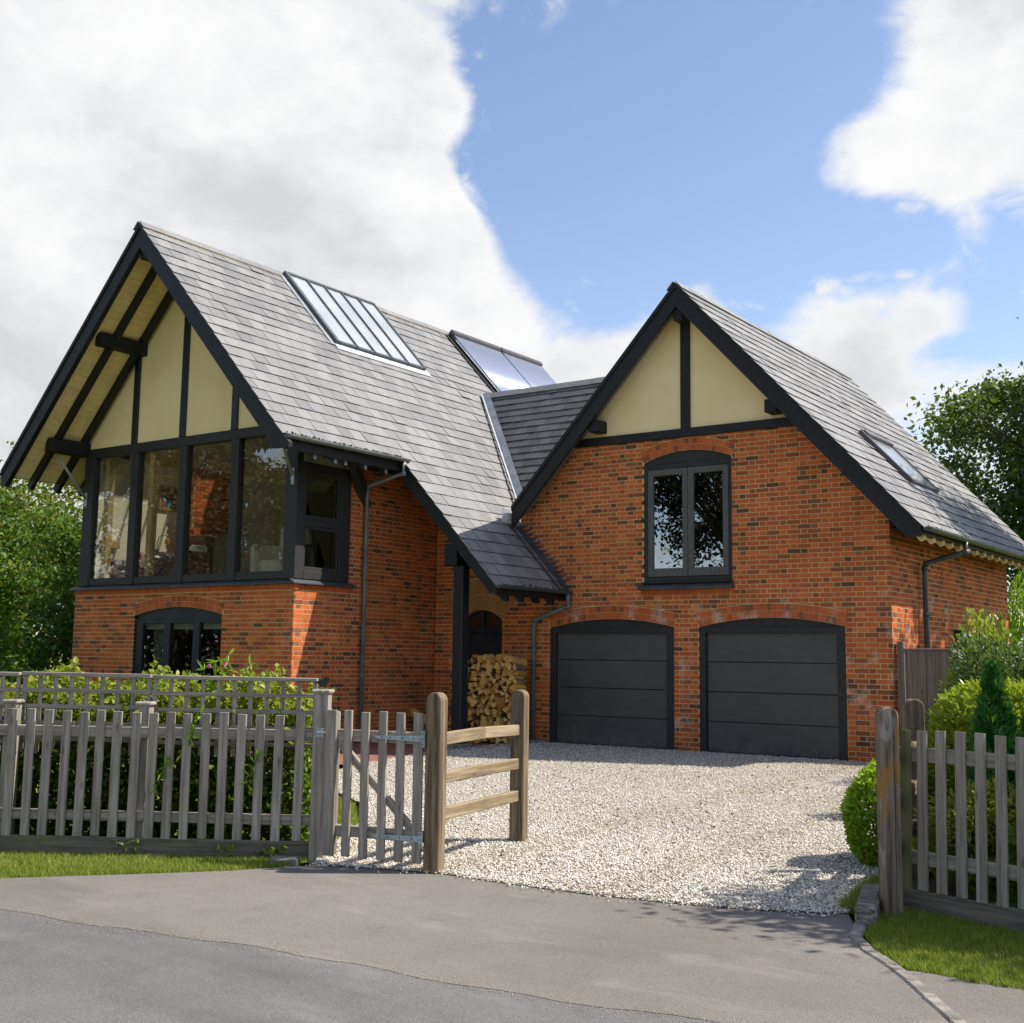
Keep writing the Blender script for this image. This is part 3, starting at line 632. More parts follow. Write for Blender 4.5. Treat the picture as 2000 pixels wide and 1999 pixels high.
# valley lead, step flashing, box gutter outlet
va, vb = V(-3.58, 2.70, 6.93), V(-.72, .2, 3.88); vd = (vb-va)
m = MB(); m.pbox(va+V(.03, -.04, .045), vd, V(.1, .055, .06), V(.005, -.004, .012)); m.build('valley_lead', leadM, roofK)
m = MB(); m.pbox(va+V(-.02, -.05, .05), vd, V(.05, .01, -.02), V(.005, -.004, .012)); m.build('valley_upstand', leadL, roofK)
m = MB()
for i in range(7):
    a0 = math.pi*(1+i/7); a1 = math.pi*(1+(i+1)/7); c0 = V(-.86, -.50, 4.02)
    f = lambda a, r, y: c0+V(math.cos(a)*.17*r-.05*math.sin(a), y, math.sin(a)*.28*r)
    m.add([f(a0, 1, 0), f(a1, 1, 0), f(a1, 1, .5), f(a0, 1, .5), f(a0, .94, .0), f(a1, .94, .0), f(a1, .94, .5), f(a0, .94, .5)], [(0, 1, 2, 3), (7, 6, 5, 4), (0, 4, 5, 1)])
m.build('lead_chute', leadL, roofK, smooth=True)
m = MB(); x = -.62
def sawtooth(m, x0, x1):
    pts = []; n = int((zl(x0)-zl(x1))/BC)
    for k in range(n):
        z = zl(x0)+.10-k*BC; xk = x0+(k*BC)/SL; m.prism([(xk-.05, -.0085, z-.14), (xk+.03, -.0085, z-.05), (xk+.155, -.0085, z), (xk-.04, -.0085, z)], V(0, .006, 0))
    m.prism([(x0-.02, -.0075, zl(x0)-.02), (x1, -.0075, zl(x1)-.02), (x1, -.0075, zl(x1)+.05), (x0-.02, -.0075, zl(x0)+.07)], V(0, .005, 0))
sawtooth(m, -.62, .37); m.build('step_flashing', leadD, roofL)
m = MB(); m.pbox(LP(-.14, (-.7-XL)/cL, .035), V(0, .13, 0), bL*((XPE+.02+.7)/cL), nL*.006); m.pbox(LP(-.33, (-.7-XL)/cL, .032), V(0, .09, 0), bL*((XPE+.02+.7)/cL), nL*.005); m.build('flashing_strip', leadD, roofL)
# barge boards
def barge(name, part, X, Zr, S, y, side, xend, zcut, vdep, mat=blackW, th=.055):
    f = lambda x: Zr-S*abs(x-X)-.012
    xi = X+side*((Zr-.012-vdep-zcut)/S)
    poly = [(X, y, f(X)), (xend, y, f(xend)), (xend, y, zcut), (xi, y, zcut), (X, y, f(X)-vdep)]
    m = MB(); m.prism(poly, V(0, th, 0)); m.build(name, mat, part)
    xe2 = xend; poly = [(X, y-.022, f(X)+.004), (xe2, y-.022, f(xe2)+.004), (xe2, y-.022, f(xe2)-.085), (X, y-.022, f(X)-.085)]
    m = MB(); m.prism(poly, V(0, .0215, 0)); m.build('verge_trim', mat, part)
barge('barge_board', roofL, XL, ZL, SL, YL0, 1, -1.50, 4.55, .44); barge('barge_board', roofL, XL, ZL, SL, YL0, -1, -9.10, 4.47, .44)
barge('barge_board', roofG, XG, ZG, SG, YG0, 1, 6.517, 3.218, .40); barge('barge_board', roofG, XG, ZG, SG, YG0, -1, -.60, 3.70, .40)
m = MB(); f = lambda x: zl(x)-.012
m.prism([(-1.60, PP, f(-1.6)), (XPE+.03, PP, f(XPE+.03)), (XPE+.03, PP, 2.45), (XPE-.12, PP, 2.45), (-1.60, PP, f(-1.6)-.36)], V(0, .055, 0)); m.build('barge_board', blackW, roofL)
m = MB(); m.prism([(-1.58, PP-.022, f(-1.58)+.004), (XPE+.03, PP-.022, f(XPE+.03)+.004), (XPE+.03, PP-.022, f(XPE+.03)-.08), (-1.58, PP-.022, f(-1.58)-.08)], V(0, .021, 0)); m.build('verge_trim', blackW, roofL)
# soffit boards on the underside of the left wing's overhang, rafters, purlins
nb = 38
for i in range(nb):
    b0 = .12+i*(bG_-.15)/nb; m = MB(); m.pbox(V(XL, YL0+.06, ZL-.03)+bLn*b0-nLn*.125, V(0, 1.19+(2.2 if b0 > 3.9 else 0), 0), bLn*((bG_-.15)/nb-.005), nLn*.02); m.build('soffit_board', soffitM, roofL)
for y in (-4.30, -3.74, -3.2, -2.7):
    b0 = .25 if y < -3.6 else 4.3; p = V(XL, y, ZL-.03)+bLn*b0-nLn*.205; q = V(XL, y, ZL-.03)+bLn*(bG_+.1)-nLn*.205
    member('rafter', p, q, .085, .15, blackW, roofL, up=nLn)
member('rafter', V(XL, -4.79, ZL-.03)+bLn*.25-nLn*.2, V(XL, -4.79, ZL-.03)+bLn*(bG_+.1)-nLn*.2, .06, .15, blackW, roofL, up=nLn)
m = MB(); m.pbox(LP(YL0+.06, .12, -.15), V(0, 1.2, 0), bL*(bG_-.2), nL*.018); m.build('soffit', soffitM, roofL)
for y in (-4.30, -3.74): member('rafter', LP(y, .25, -.225), LP(y, bG_-.05, -.225), .085, .15, blackW, roofL, up=nL)
for y, ye in ((-6.72, -4.62), (-4.02, -4.62)):
    member('purlin_end', (y, ye, zl(y)-.36 if y < -5 else zl(y)-.36), (y, YF+.02, zl(y)-.36), .2, .24, blackW, roofL)
member('ridge_beam_end', (XL, -4.78, 8.33), (XL, YF+.02, 8.33), .16, .24, blackW, roofL)
for x in (-8.295, -2.445): member('plate_beam_end', (x, -4.44, 5.255), (x, YF+.02, 5.255), .25, .26, blackW, roofL)
for x, x2, zb in ((-8.29, -8.19, 4.32), (-2.45, -2.66, 4.36)):
    m = MB(); a, b = V(x, -4.28, 5.11), V(x2, YF-.045, zb); m.tube([a, a+(b-a)*.12, a+(b-a)*.13, b], [.016, .016, .026, .026], 10); m.build('steel_strut', strutM, roofL, True)
    m = MB(); m.cbox((x2-.035, YF-.042, zb-.16), (.07, 0, 0), (0, .016, 0), (0, 0, .27), .003); m.build('strut_plate', zincM, roofL)
# fascias, rafter feet, gutters
def gutter(name, part, p0, dirv, L, out, r, mat):
    p0, dirv, out = Vector(p0), Vector(dirv), Vector(out); m = MB(); n = 9; vs = []
    prof = [(-r*math.cos(math.pi*i/n), -r*math.sin(math.pi*i/n)) for i in range(n+1)]; prof += [((r-.006)*math.cos(math.pi*i/n), -(r-.006)*math.sin(math.pi*i/n)) for i in range(n+1)]
    k = len(prof); segs = [0, .01]
    for e in (0, L): vs += [p0+dirv*e+out*a+V(0, 0, b) for a, b in prof]
    m.add(vs, [(i, (i+1) % k, (i+1) % k+k, i+k) for i in range(k)]+[tuple(range(k)), tuple(range(2*k-1, k-1, -1))])
    for e in np.arange(.3, L, 1.0):
        vs = []
        for q in (e, e+.035): vs += [p0+dirv*q+out*a*1.07+V(0, 0, b*1.07) for a, b in prof[:n+1]]
        m.add(vs, [(i, i+1, i+n+2, i+n+1) for i in range(n)])
    cap = [p0+out*a*1.02+V(0, 0, b*1.02) for a, b in prof[:n+1]]
    for e in (-.004, L+.004): m.add([q+dirv*e for q in cap], [tuple(range(n+1))])
    return m.build(name, mat, part, False)
gutter('gutter', roofL, (-1.56, YL0+.02, 4.745), (0, 1, 0), 2.80, (1, 0, 0), .058, gutM)
gutter('gutter', roofL, (-9.16, YL0-.02, 4.73), (0, 1, 0), 11, (-1, 0, 0), .058, gutM)
gutter('gutter', roofL, (XPE+.07, PP-.02, 2.575), (0, 1, 0), 2.09, (1, 0, 0), .055, gutG)
gutter('gutter', roofG, (6.61, YG0-.02, 3.345), (0, 1, 0), 7.7, (1, 0, 0), .062, gutG)
m = MB(); m.cbox((-1.68, YL0+.06, 4.535), (.035, 0, 0), (0, 2.7, 0), (0, 0, .2), .004); m.build('fascia', blackW, roofL)
m = MB(); m.cbox((XPE-.06, PP+.06, 2.42), (.035, 0, 0), (0, 2.0, 0), (0, 0, .17), .004); m.build('fascia', blackW, roofL)
m = MB(); m.cbox((6.50, YG0+.06, 3.255), (.03, 0, 0), (0, 7.7, 0), (0, 0, .09), .004); m.build('fascia', blackW, roofG)
footW = m_simple('rafter_foot_grey', (.30, .31, .33), .6, .2)
for y in (-4.144, -3.686, -3.45, -2.976, -2.471):
    m = MB(); z1 = 4.60; m.prism([(-2.3, y, zl(-2.3)-.16), (-1.72, y, zl(-1.72)-.16), (-1.72, y, 4.47), (-1.80, y, 4.47), (-2.3, y, zl(-2.3)-.36)], V(0, .07, 0)); m.build('rafter_foot', blackW, roofL)
    m = MB(); m.box(-1.7195, -1.714, y+.004, y+.066, 4.472, 4.545); m.build('rafter_tip', footW, roofL)
for y in (-1.72, -1.28, -.84, -.40):
    m = MB(); m.prism([(-.3, y, zl(-.3)-.16), (XPE-.07, y, zl(XPE-.07)-.16), (XPE-.07, y, 2.34), (XPE-.15, y, 2.34), (-.3, y, zl(-.3)-.36)], V(0, .075, 0)); m.build('rafter_foot', blackW, roofL)
for i in range(16):
    y = -.12+i*.46; m = MB(); m.prism([(5.9, y, zg(5.9)-.16), (6.48, y, zg(6.48)-.15), (6.48, y, 3.20), (6.42, y, 3.17), (5.9, y, zg(5.9)-.27)], V(0, .09, 0)); m.build('rafter_foot', soffitM, roofG)
m = MB(); m.pbox(V(XG, YG0+.05, ZG-.16)+bGn*.3, V(0, .31, 0), bGn*4.4, nGn*.015); m.pbox(GP(YG0+.05, .3, -.15), V(0, .31, 0), bG*5.0, nG*.015); m.build('soffit', soffitM, roofG)
m = MB(); m.box(5.96, 6.48, 0.0, 7.2, 3.36, 3.38); m.build('eaves_board', blackW, roofG)
for x in (1.03, 4.235): member('purlin_end', (x, YG0+.06, 5.36), (x, .02, 5.36), .19, .2, blackW, roofG)
member('ridge_beam_end', (XG, YG0+.06, 7.06), (XG, .02, 7.06), .16, .2, blackW, roofG)

# ------------------------------------------------------------------ gable timbers and render
gabL = empty('main_gable', (XL, YF, 5.1)); gabL.parent = house; gabL.matrix_parent_inverse = house.matrix_basis.inverted()
gabG = empty('garage_gable', (XG, 0, 5.06)); gabG.parent = house; gabG.matrix_parent_inverse = house.matrix_basis.inverted()
m = MB(); h = (zl(XL)-.14-5.26)/SL; m.prism([(XL-h, YF, 5.26), (XL+h, YF, 5.26), (XL, YF, zl(XL)-.14)], V(0, .1, 0)); m.build('cream_panel', creamM, gabL)
m = MB(); h = (zg(XG)-.14-5.2)/SG; m.prism([(XG-h, 0, 5.2), (XG+h, 0, 5.2), (XG, 0, zg(XG)-.14)], V(0, .1, 0)); m.build('cream_panel', creamM, gabG)
for x in (-6.85, -5.50, -4.14): member('stud', (x, YF-.012, 5.26), (x, YF-.012, zl(x)-.16), .155, .05, navy, gabL, up=(0, 1, 0))
member('stud', (XG, -.02, 5.2), (XG, -.02, zg(XG)-.3), .165, .06, blackW, gabG, up=(0, 1, 0))
member('tie_beam', (XG-2.2, -.02, 5.13), (XG+2.2, -.02, 5.13), .14, .07, blackW, gabG, up=(0, 1, 0))
# ------------------------------------------------------------------ glazed bay
bay = empty('bay_window', (XL, YF, 2.6)); bay.parent = house; bay.matrix_parent_inverse = house.matrix_basis.inverted()
def fbox(name, par, mat, x0, x1, y0, y1, z0, z1, c=.006):
    m = MB(); m.cbox((x0, y0, z0), (x1-x0, 0, 0), (0, y1-y0, 0), (0, 0, z1-z0), c); return m.build(name, mat, par)
fbox('head_beam', bay, frameG, -8.27, XS+.02, YF-.03, YF+.12, 5.09, 5.26)
fbox('bottom_rail', bay, frameG, -7.995, -2.83, YF-.012, YF+.09, 2.665, 2.795)
PX = [(-8.275, -7.995), (-6.886, -6.680), (-5.535, -5.335), (-4.173, -3.985), (-2.83, XS)]
for i, (a, b) in enumerate(PX): fbox('corner_post' if i in (0, 4) else 'mullion', bay, frameG, a, b, YF-.03, YF+.12, 2.655, 5.09)
for a, b in zip(PX, PX[1:]):
    m = MB(); m.box(a[1]-.01, b[0]+.01, YF+.035, YF+.045, 2.78, 5.1); m.build('pane', glassB, bay)
m = MB(); z0, z1 = 2.578, 2.66
m.prism([(XLL-.09, YF-.085, z0), (XLL-.09, YF-.085, z0+.02), (XLL-.09, YF+.02, z1), (XLL-.09, YF+.02, z0)], V(XS-XLL+.09, 0, 0)); m.build('sill', leadD, bay)
m = MB(); m.prism([(XS+.085, YF-.085, z0+.001), (XS+.085, YF-.085, z0+.021), (XS-.02, YF-.085, z1+.001), (XS-.02, YF-.085, z0+.001)], V(0, -2.24-YF+.085, 0)); m.build('sill', leadD, bay)
for nme, y0, y1, za, zb in (('side_jamb', YF-.025, -3.447, 2.662, 4.60), ('side_jamb', -2.60, -2.363, 2.66, 4.60), ('side_head', -3.447, -2.60, 4.52, 4.60), ('side_transom', -3.447, -2.60, 3.54, 3.65), ('side_rail', -3.447, -2.60, 2.665, 2.80)):
    fbox(nme, bay, frameG, XS-.12, XS+.012, y0, y1, za, zb)
for za, zb, name in ((3.65, 4.52, 'casement'), (2.80, 3.54, 'casement')):
    c = empty(name, (XS, -3, za)); c.parent = bay; c.matrix_parent_inverse = bay.matrix_basis.inverted()
    for (y0, y1, a, b) in ((-3.447, -3.40, za, zb), (-2.66, -2.60, za, zb), (-3.40, -2.66, za, za+.07), (-3.40, -2.66, zb-.05, zb)): fbox('casement_bar', c, frameG, XS-.07, XS-.012, y0, y1, a, b, .004)
    m = MB(); m.box(XS-.05, XS-.042, -3.42, -2.64, za+.03, zb-.02); m.build('pane', glassK, c)
# ------------------------------------------------------------------ gable window
def bars(par, mat, rects, y0, y1, name='frame_bar', c=.005):
    for (x0, x1, z0, z1) in rects: fbox(name, par, mat, x0, x1, y0, y1, z0, z1, c)
def head_panel(par, op, mat, y, name='arch_panel', drop=.0, th=.04):
    lp = arch_loop(op, op['sp']-drop); m = MB(); m.prism([(x, y, z) for x, z in lp], V(0, th, 0)); return m.build(name, mat, par)
win = empty('gable_window', (2.64, 0, 2.7)); win.parent = house; win.matrix_parent_inverse = house.matrix_basis.inverted()
a, b = WIN['x0'], WIN['x1']
head_panel(win, WIN, frameG, .035, 'arch_panel', .05)
bars(win, frameG, [(a+.004, a+.075, 2.70, 4.64), (b-.06, b-.004, 2.70, 4.64), (a+.075, b-.06, 4.56, 4.64), (a+.075, b-.06, 2.70, 2.78)], .01, .1)
xm = 2.655
for (p, q) in ((a+.08, xm-.004), (xm+.004, b-.064)):
    c = empty('casement', (p, .02, 2.78)); c.parent = win; c.matrix_parent_inverse = win.matrix_basis.inverted()
    bars(c, greyW2, [(p, p+.095, 2.785, 4.555), (q-.095, q, 2.785, 4.555), (p+.095, q-.095, 4.455, 4.555), (p+.095, q-.095, 2.785, 2.92)], .0, .055)
    m = MB(); m.box(p+.08, q-.08, .03, .036, 2.90, 4.47); m.build('pane', glassD, c)
m = MB(); m.prism([(1.765, -.10, 2.575), (1.765, -.10, 2.60), (1.765, .02, 2.668), (1.765, .02, 2.575)], V(1.705, 0, 0)); m.build('sill', leadD, win)
fbox('sub_sill', win, frameG, a-.02, b+.02, -.035, .08, 2.672, 2.70)
m = MB()
for z in (3.75, 4.03, 2.82, 2.95): m.tube([(a-.012, -.004, z-.03), (a-.012, -.012, z), (a-.012, -.004, z+.03)], .012, 6)
m.build('hinge_pins', ironM, win)
fbox('dark_blind', win, m_simple('blind', (.018, .018, .021), .8), a+.1, b-.1, .25, .26, 2.7, 4.6, .002)
fbox('blind_rail', win, ironM, a+.1, b-.1, .235, .249, 4.15, 4.17, .002)
# ------------------------------------------------------------------ lower left window
lw = empty('casement_window', (-5.42, YF, .5)); lw.parent = house; lw.matrix_parent_inverse = house.matrix_basis.inverted()
a, b = LWIN['x0'], LWIN['x1']; head_panel(lw, LWIN, navy, YF+.05, 'arch_panel', .09)
bars(lw, navy, [(a+.005, a+.2, .5, 2.02), (b-.03, b-.004, .5, 2.02), (-5.80, -5.64, .5, 2.02), (-5.02, -4.86, .5, 2.02), (a+.2, -5.8, 1.955, 2.02), (-5.64, -5.02, 1.955, 2.02), (-4.86, b-.03, 1.955, 2.02), (a+.02, b-.02, .44, .52)], YF+.03, YF+.1)
for p, q in ((a+.19, -5.79), (-5.65, -5.01), (-4.87, b-.02)):
    m = MB(); m.box(p, q, YF+.06, YF+.066, .5, 1.97); m.build('pane', glassL, lw)
    m = MB(); m.box(p+.01, q-.01, YF+.12, YF+.13, 1.85, 1.97); m.build('roller_blind', whiteM, lw)
curM = m_simple('curtain', (.35, .36, .30), .9, .3, 12, .2)
for x0 in (a+.32,):
    m = MB(); n = 11
    for i in range(n): m.box(x0+i*.03, x0+i*.03+.03, YF+.2+.02*(i % 2), YF+.23+.02*(i % 2), .3, 1.95)
    m.build('curtain', curM, lw)
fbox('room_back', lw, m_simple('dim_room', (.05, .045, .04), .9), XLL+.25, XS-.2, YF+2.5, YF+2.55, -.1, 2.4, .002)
# ------------------------------------------------------------------ front door under the porch
dr = empty('front_door', (-1.53, .06, 0)); dr.parent = house; dr.matrix_parent_inverse = house.matrix_basis.inverted()
a, b = DOOR['x0'], DOOR['x1']; lp = arch_loop(DOOR, -.1); m = MB(); m.prism([(x, .16, z) for x, z in lp], V(0, .03, 0)); m.build('door_back', navy, dr)
for i in range(6):
    x = a+.07+i*.143; fbox('door_plank', dr, navy, x, x+.138, .10, .155, 0.0, 1.86, .004)
bars(dr, navy, [(a+.004, a+.07, 0, 2.1), (b-.07, b-.004, 0, 2.1), (a+.07, b-.07, 1.87, 1.95), (-1.555, -1.505, 1.95, 2.27)], .07, .13)
for sgn in (-1, 1):
    th = math.asin(.5/DOOR['R']); pts = [(-1.53+sgn*.04, 1.97)]+[(-1.53+sgn*(.04+.38*t), DOOR['zc']+math.sqrt((DOOR['R']-.06)**2-(.04+.38*t)**2)) for t in np.linspace(0, 1, 7)]+[(-1.53+sgn*.42, 1.97)]
    m = MB(); m.prism([(x, .135, z) for x, z in pts], V(0, .008, 0)); m.build('fanlight', glassL, dr)
# ------------------------------------------------------------------ garage doors
for nme, op in (('garage_door', GD1), ('garage_door', GD2)):
    g = empty(nme, (op['xm'], 0, 0)); g.parent = house; g.matrix_parent_inverse = house.matrix_basis.inverted()
    a, b = op['x0'], op['x1']; head_panel(g, op, frameG, .03, 'arch_panel', .0)
    bars(g, frameG, [(a+.004, a+.115, -.02, 1.962), (b-.135, b-.004, -.02, 1.962), (a+.115, b-.135, 1.866, 1.962)], -.002, .1, 'frame_bar', .004)
    H4 = 1.862/4
    for k in range(4):
        m = MB(); m.cbox((a+.115, .055, .02+k*H4+.003), (b-a-.25, 0, 0), (0, .04, 0), (0, 0, H4-.007), .007); m.build('door_panel', doorG, g)
    m = MB(); m.box(a+.115, b-.135, .06, .1, -.03, .024); m.build('rubber_seal', ironM, g)
    m = MB(); m.box(a, b, .13, .15, -.05, 2.2); m.build('backing', ironM, g)
# ------------------------------------------------------------------ porch post and beam
pch = empty('porch_frame', (-.42, -1.9, 0)); pch.parent = house; pch.matrix_parent_inverse = house.matrix_basis.inverted()
fbox('porch_post', pch, blackW, -.585, -.385, -2.0, -1.80, -.05, 2.92, .02)
m = MB(); m.cbox((-.76, -2.03, 2.915), (.26, 0, 0), (0, 2.0, 0), (0, 0, .36), .012); m.build('porch_beam', blackW, pch)
fbox('post_base', pch, kerbM, -.64, -.33, -2.05, -1.75, -.1, .06, .01)
# ------------------------------------------------------------------ downpipes
def pipe(pts, r, mat, name='downpipe'):
    m = MB(); m.tube(pts, r, 12)
    for p in pts[1:-1]: m.tube([Vector(p)+V(0, 0, -.05), Vector(p)+V(0, 0, .03)], r*1.18, 12)
    p, q = Vector(pts[-2]), Vector(pts[-1])
    for t in (.25, .75):
        c = p+(q-p)*t; m.tube([c, c+V(0, 0, .05)], r*1.22, 12)
    return m.build(name, mat, house, True)
pipe([(-1.56, -2.16, 4.70), (-1.56, -2.16, 4.50), (-2.44, -2.06, 4.36), (-2.47, -2.055, 4.3), (-2.47, -2.05, 0.0)], .036, pipeM)
pipe([(XPE+.07, -.12, 2.53), (XPE+.07, -.10, 2.33), (-.25, -.09, 2.10), (-.29, -.085, 2.04), (-.29, -.085, .05)], .037, pipeM)
pipe([(6.61, 1.52, 3.30), (6.61, 1.52, 3.14), (6.06, 1.33, 2.97), (6.04, 1.32, 2.90), (6.04, 1.31, -.1)], .04, pipeD)
fbox('drain_surround', house, leadM, -.45, -.05, -.24, -.02, -.06, .05, .01)
fbox('meter_box', house, whiteM, XC+.001, XC+.12, 3.2, 3.52, 1.35, 1.98, .008); fbox('meter_box_side', house, ironM, XC+.001, XC+.125, 3.10, 3.195, 1.35, 1.99, .004)
m = MB(); m.cbox((XC+.001, 4.66, 1.88), (.03, 0, 0), (0, .1, 0), (0, 0, .2), .004); m.tube([(XC+.02, 4.71, 2.0), (XC+.14, 4.71, 2.04), (XC+.2, 4.71, 1.98)], .014, 6); m.tube([(XC+.2, 4.71, 2.02), (XC+.2, 4.71, 1.94), (XC+.2, 4.71, 1.86)], [.02, .075, .05], 8); m.build('wall_lamp', ironM, house)
# ------------------------------------------------------------------ roof light over the left wing
rl = empty('roof_light', (-4.6, -.25, 8)); rl.parent = house; rl.matrix_parent_inverse = house.matrix_basis.inverted()
y0, y1, b0, b1 = SKY; n5 = 5
def lbox(name, par, mat, y0, y1, b0, b1, h0, h1, P=LP, bb=None, nn=None, c=.006):
    bb = bb or bL; nn = nn or nL; m = MB(); m.cbox(P(y0, b0, h0), V(0, y1-y0, 0), bb*(b1-b0), nn*(h1-h0), c); return m.build(name, mat, par)
zinc2 = m_simple('zinc_dark', (.07, .085, .095), .5, .2, 5, .15, 40)
lbox('frame_bar', rl, zinc2, y0, y0+.09, b0, b1, -.02, .11); lbox('frame_bar', rl, zinc2, y1-.06, y1, b0, b1, -.02, .11); lbox('frame_bar', rl, zinc2, y0+.09, y1-.06, b0, b0+.07, -.02, .115); lbox('frame_bar', rl, zinc2, y0+.09, y1-.06, b1-.06, b1, -.02, .10)
pw = (y1-.06-y0-.09)/n5
for i in range(n5):
    ya = y0+.09+i*pw
    m = MB(); m.pbox(LP(ya+.012, b0+.07, .075), V(0, pw-.024, 0), bL*(b1-b0-.13), nL*.008); m.build('pane', glassS, rl)
    if i: lbox('glazing_bar', rl, zinc2, ya-.017, ya+.017, b0+.05, b1+.01, .06, .115, c=.004)
lbox('lower_flashing', rl, leadL, y0-.02, y1+.1, b1, b1+.16, .03, .042, c=.002); lbox('side_flashing', rl, leadM, y0-.12, y0, b0, b1+.05, .03, .04, c=.002)
# ------------------------------------------------------------------ solar tubes
sp_ = empty('solar_collector', (-4.6, 5, 8.3)); sp_.parent = house; sp_.matrix_parent_inverse = house.matrix_basis.inverted()
def m_tubeglass():
    t = NT('solar_tube'); v = t.pos(); t.bsdf((.46, .50, .62), .32, metallic=.45, spec=.7, **{'Coat Weight': .4, 'Coat Roughness': .25}); return t.m
tubM = m_tubeglass(); brownM = m_simple('header_brown', (.06, .05, .052), .45, .2)
for (ya, yb) in ((3.58, 5.38), (5.46, 7.15)):
    lbox('header_box', sp_, brownM, ya-.04, yb+.02, .10, .26, .05, .19, c=.03)
    nt = int((yb-ya)/.068)
    for i in range(nt):
        y = ya+.03+i*(yb-ya-.06)/(nt-1); key = ('tube',)
        if key not in MC:
            m = MB(); m.tube([V(0, 0, 0), V(0, 0, 2.3)], .0235, 8); MC[key] = m.mesh('glass_tube', tubM, True)
        o = bpy.data.objects.new('glass_tube', MC[key]); o.matrix_basis = frame(LP(y, .25, .115), LP(y, 2.55, .115), nL); lnk(o, sp_)
    lbox('side_rail', sp_, ironM, ya-.05, ya-.02, .2, 2.6, .03, .09, c=.004); lbox('foot_rail', sp_, ironM, ya-.04, yb, 2.52, 2.58, .05, .14, c=.006)
lbox('mount_rail', sp_, ironM, 3.4, 3.45, .2, 2.6, .02, .06, c=.004); lbox('reflector', sp_, m_simple('collector_back', (.62, .63, .66), .35), 3.55, 7.12, .3, 2.5, .04, .05, c=.002)
# ------------------------------------------------------------------ roof window in the garage slope
rw = empty('roof_window', (5.2, 2.6, 4.9)); rw.parent = house; rw.matrix_parent_inverse = house.matrix_basis.inverted()
K = dict(P=GP, bb=bG, nn=nG); fr = m_simple('roof_window_frame', (.07, .065, .072), .45, .2)
b0, b1, y0, y1 = 3.20, 4.44, 1.90, 3.36
lbox('frame_bar', rw, fr, y0, y0+.09, b0, b1, .02, .10, **K); lbox('frame_bar', rw, fr, y1-.09, y1, b0, b1, .02, .10, **K); lbox('frame_bar', rw, fr, y0+.09, y1-.09, b0, b0+.12, .02, .13, **K); lbox('frame_bar', rw, fr, y0+.09, y1-.09, b1-.08, b1, .02, .09, **K)
m = MB(); m.pbox(GP(y0+.08, b0+.1, .07), V(0, y1-y0-.16, 0), bG*(b1-b0-.17), nG*.008); m.build('pane', glassS, rw); lbox('apron', rw, leadM, y0-.05, y1+.05, b1, b1+.12, .03, .038, c=.002, **K)
m = MB(); m.pbox(GP(y0+.05, b0+.1, -.004), V(0, y1-y0-.1, 0), bG*(b1-b0-.12), nG*.006); m.build('shaft_lining', whiteM, rw)
# ------------------------------------------------------------------ room behind the bay
room = empty('upper_room', (XL, -1, 2.6)); room.parent = house; room.matrix_parent_inverse = house.matrix_basis.inverted()
wallIn = m_simple('room_plaster', (.82, .77, .56), .9, .08, 2, .1); floorIn = m_simple('room_floor', (.22, .15, .09), .6, .25, 4)
fbox('room_floor', room, floorIn, XLL+.1, XS-.12, YF+.14, 3.0, 2.45, 2.64, .003)
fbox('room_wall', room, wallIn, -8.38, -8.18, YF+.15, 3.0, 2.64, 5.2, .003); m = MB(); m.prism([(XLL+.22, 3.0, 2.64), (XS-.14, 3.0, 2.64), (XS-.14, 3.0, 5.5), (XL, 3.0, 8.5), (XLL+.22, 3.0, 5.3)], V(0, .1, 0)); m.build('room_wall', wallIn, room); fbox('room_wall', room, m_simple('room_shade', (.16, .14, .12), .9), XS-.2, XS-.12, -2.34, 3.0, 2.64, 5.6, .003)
m = MB(); m.pbox(V(XL, YF+.12, ZL-.2)+bLn*.1, V(0, 6.6, 0), bLn*4.6, nLn*.02); m.build('room_ceiling', wallIn, room)
brkI = m_simple('chimney_brick', (.27, .10, .05), .9, .35, 16, .4)
m = MB()
for k in range(34):
    z = 2.64+k*.075
    if z+.07 > 5.4: break
    for i in range(5):
        ya = -1.36+i*.225-(.11 if k % 2 else 0)
        if z < 3.95 and -1.0 < ya+.1 < -.35: continue
        m.box(-8.18, -7.80, ya, ya+.215, z, z+.066, random.random())
m.build('chimney_breast', brickM, room); fbox('chimney_core', room, mortarM, -8.18, -7.81, -1.40, -.3, 3.96, 5.4, .002)
for x in (-7.90, -6.60): fbox('oak_post', room, oakIn, x, x+.13, YF+.16, YF+.29, 2.64, 5.6, .006)
fbox('oak_rail', room, oakIn, -8.17, -8.1, YF+.3, -2.9, 3.42, 3.56, .006); fbox('oak_rail', room, oakIn, -8.17, -8.1, YF+.3, -2.9, 4.9, 5.02, .006)
for x in (-3.1, -4.6): member('roof_brace', (x, -1.0, 3.1), (x+.9, -2.8, 4.9), .16, .16, frameG, room, up=(1, 0, 0))

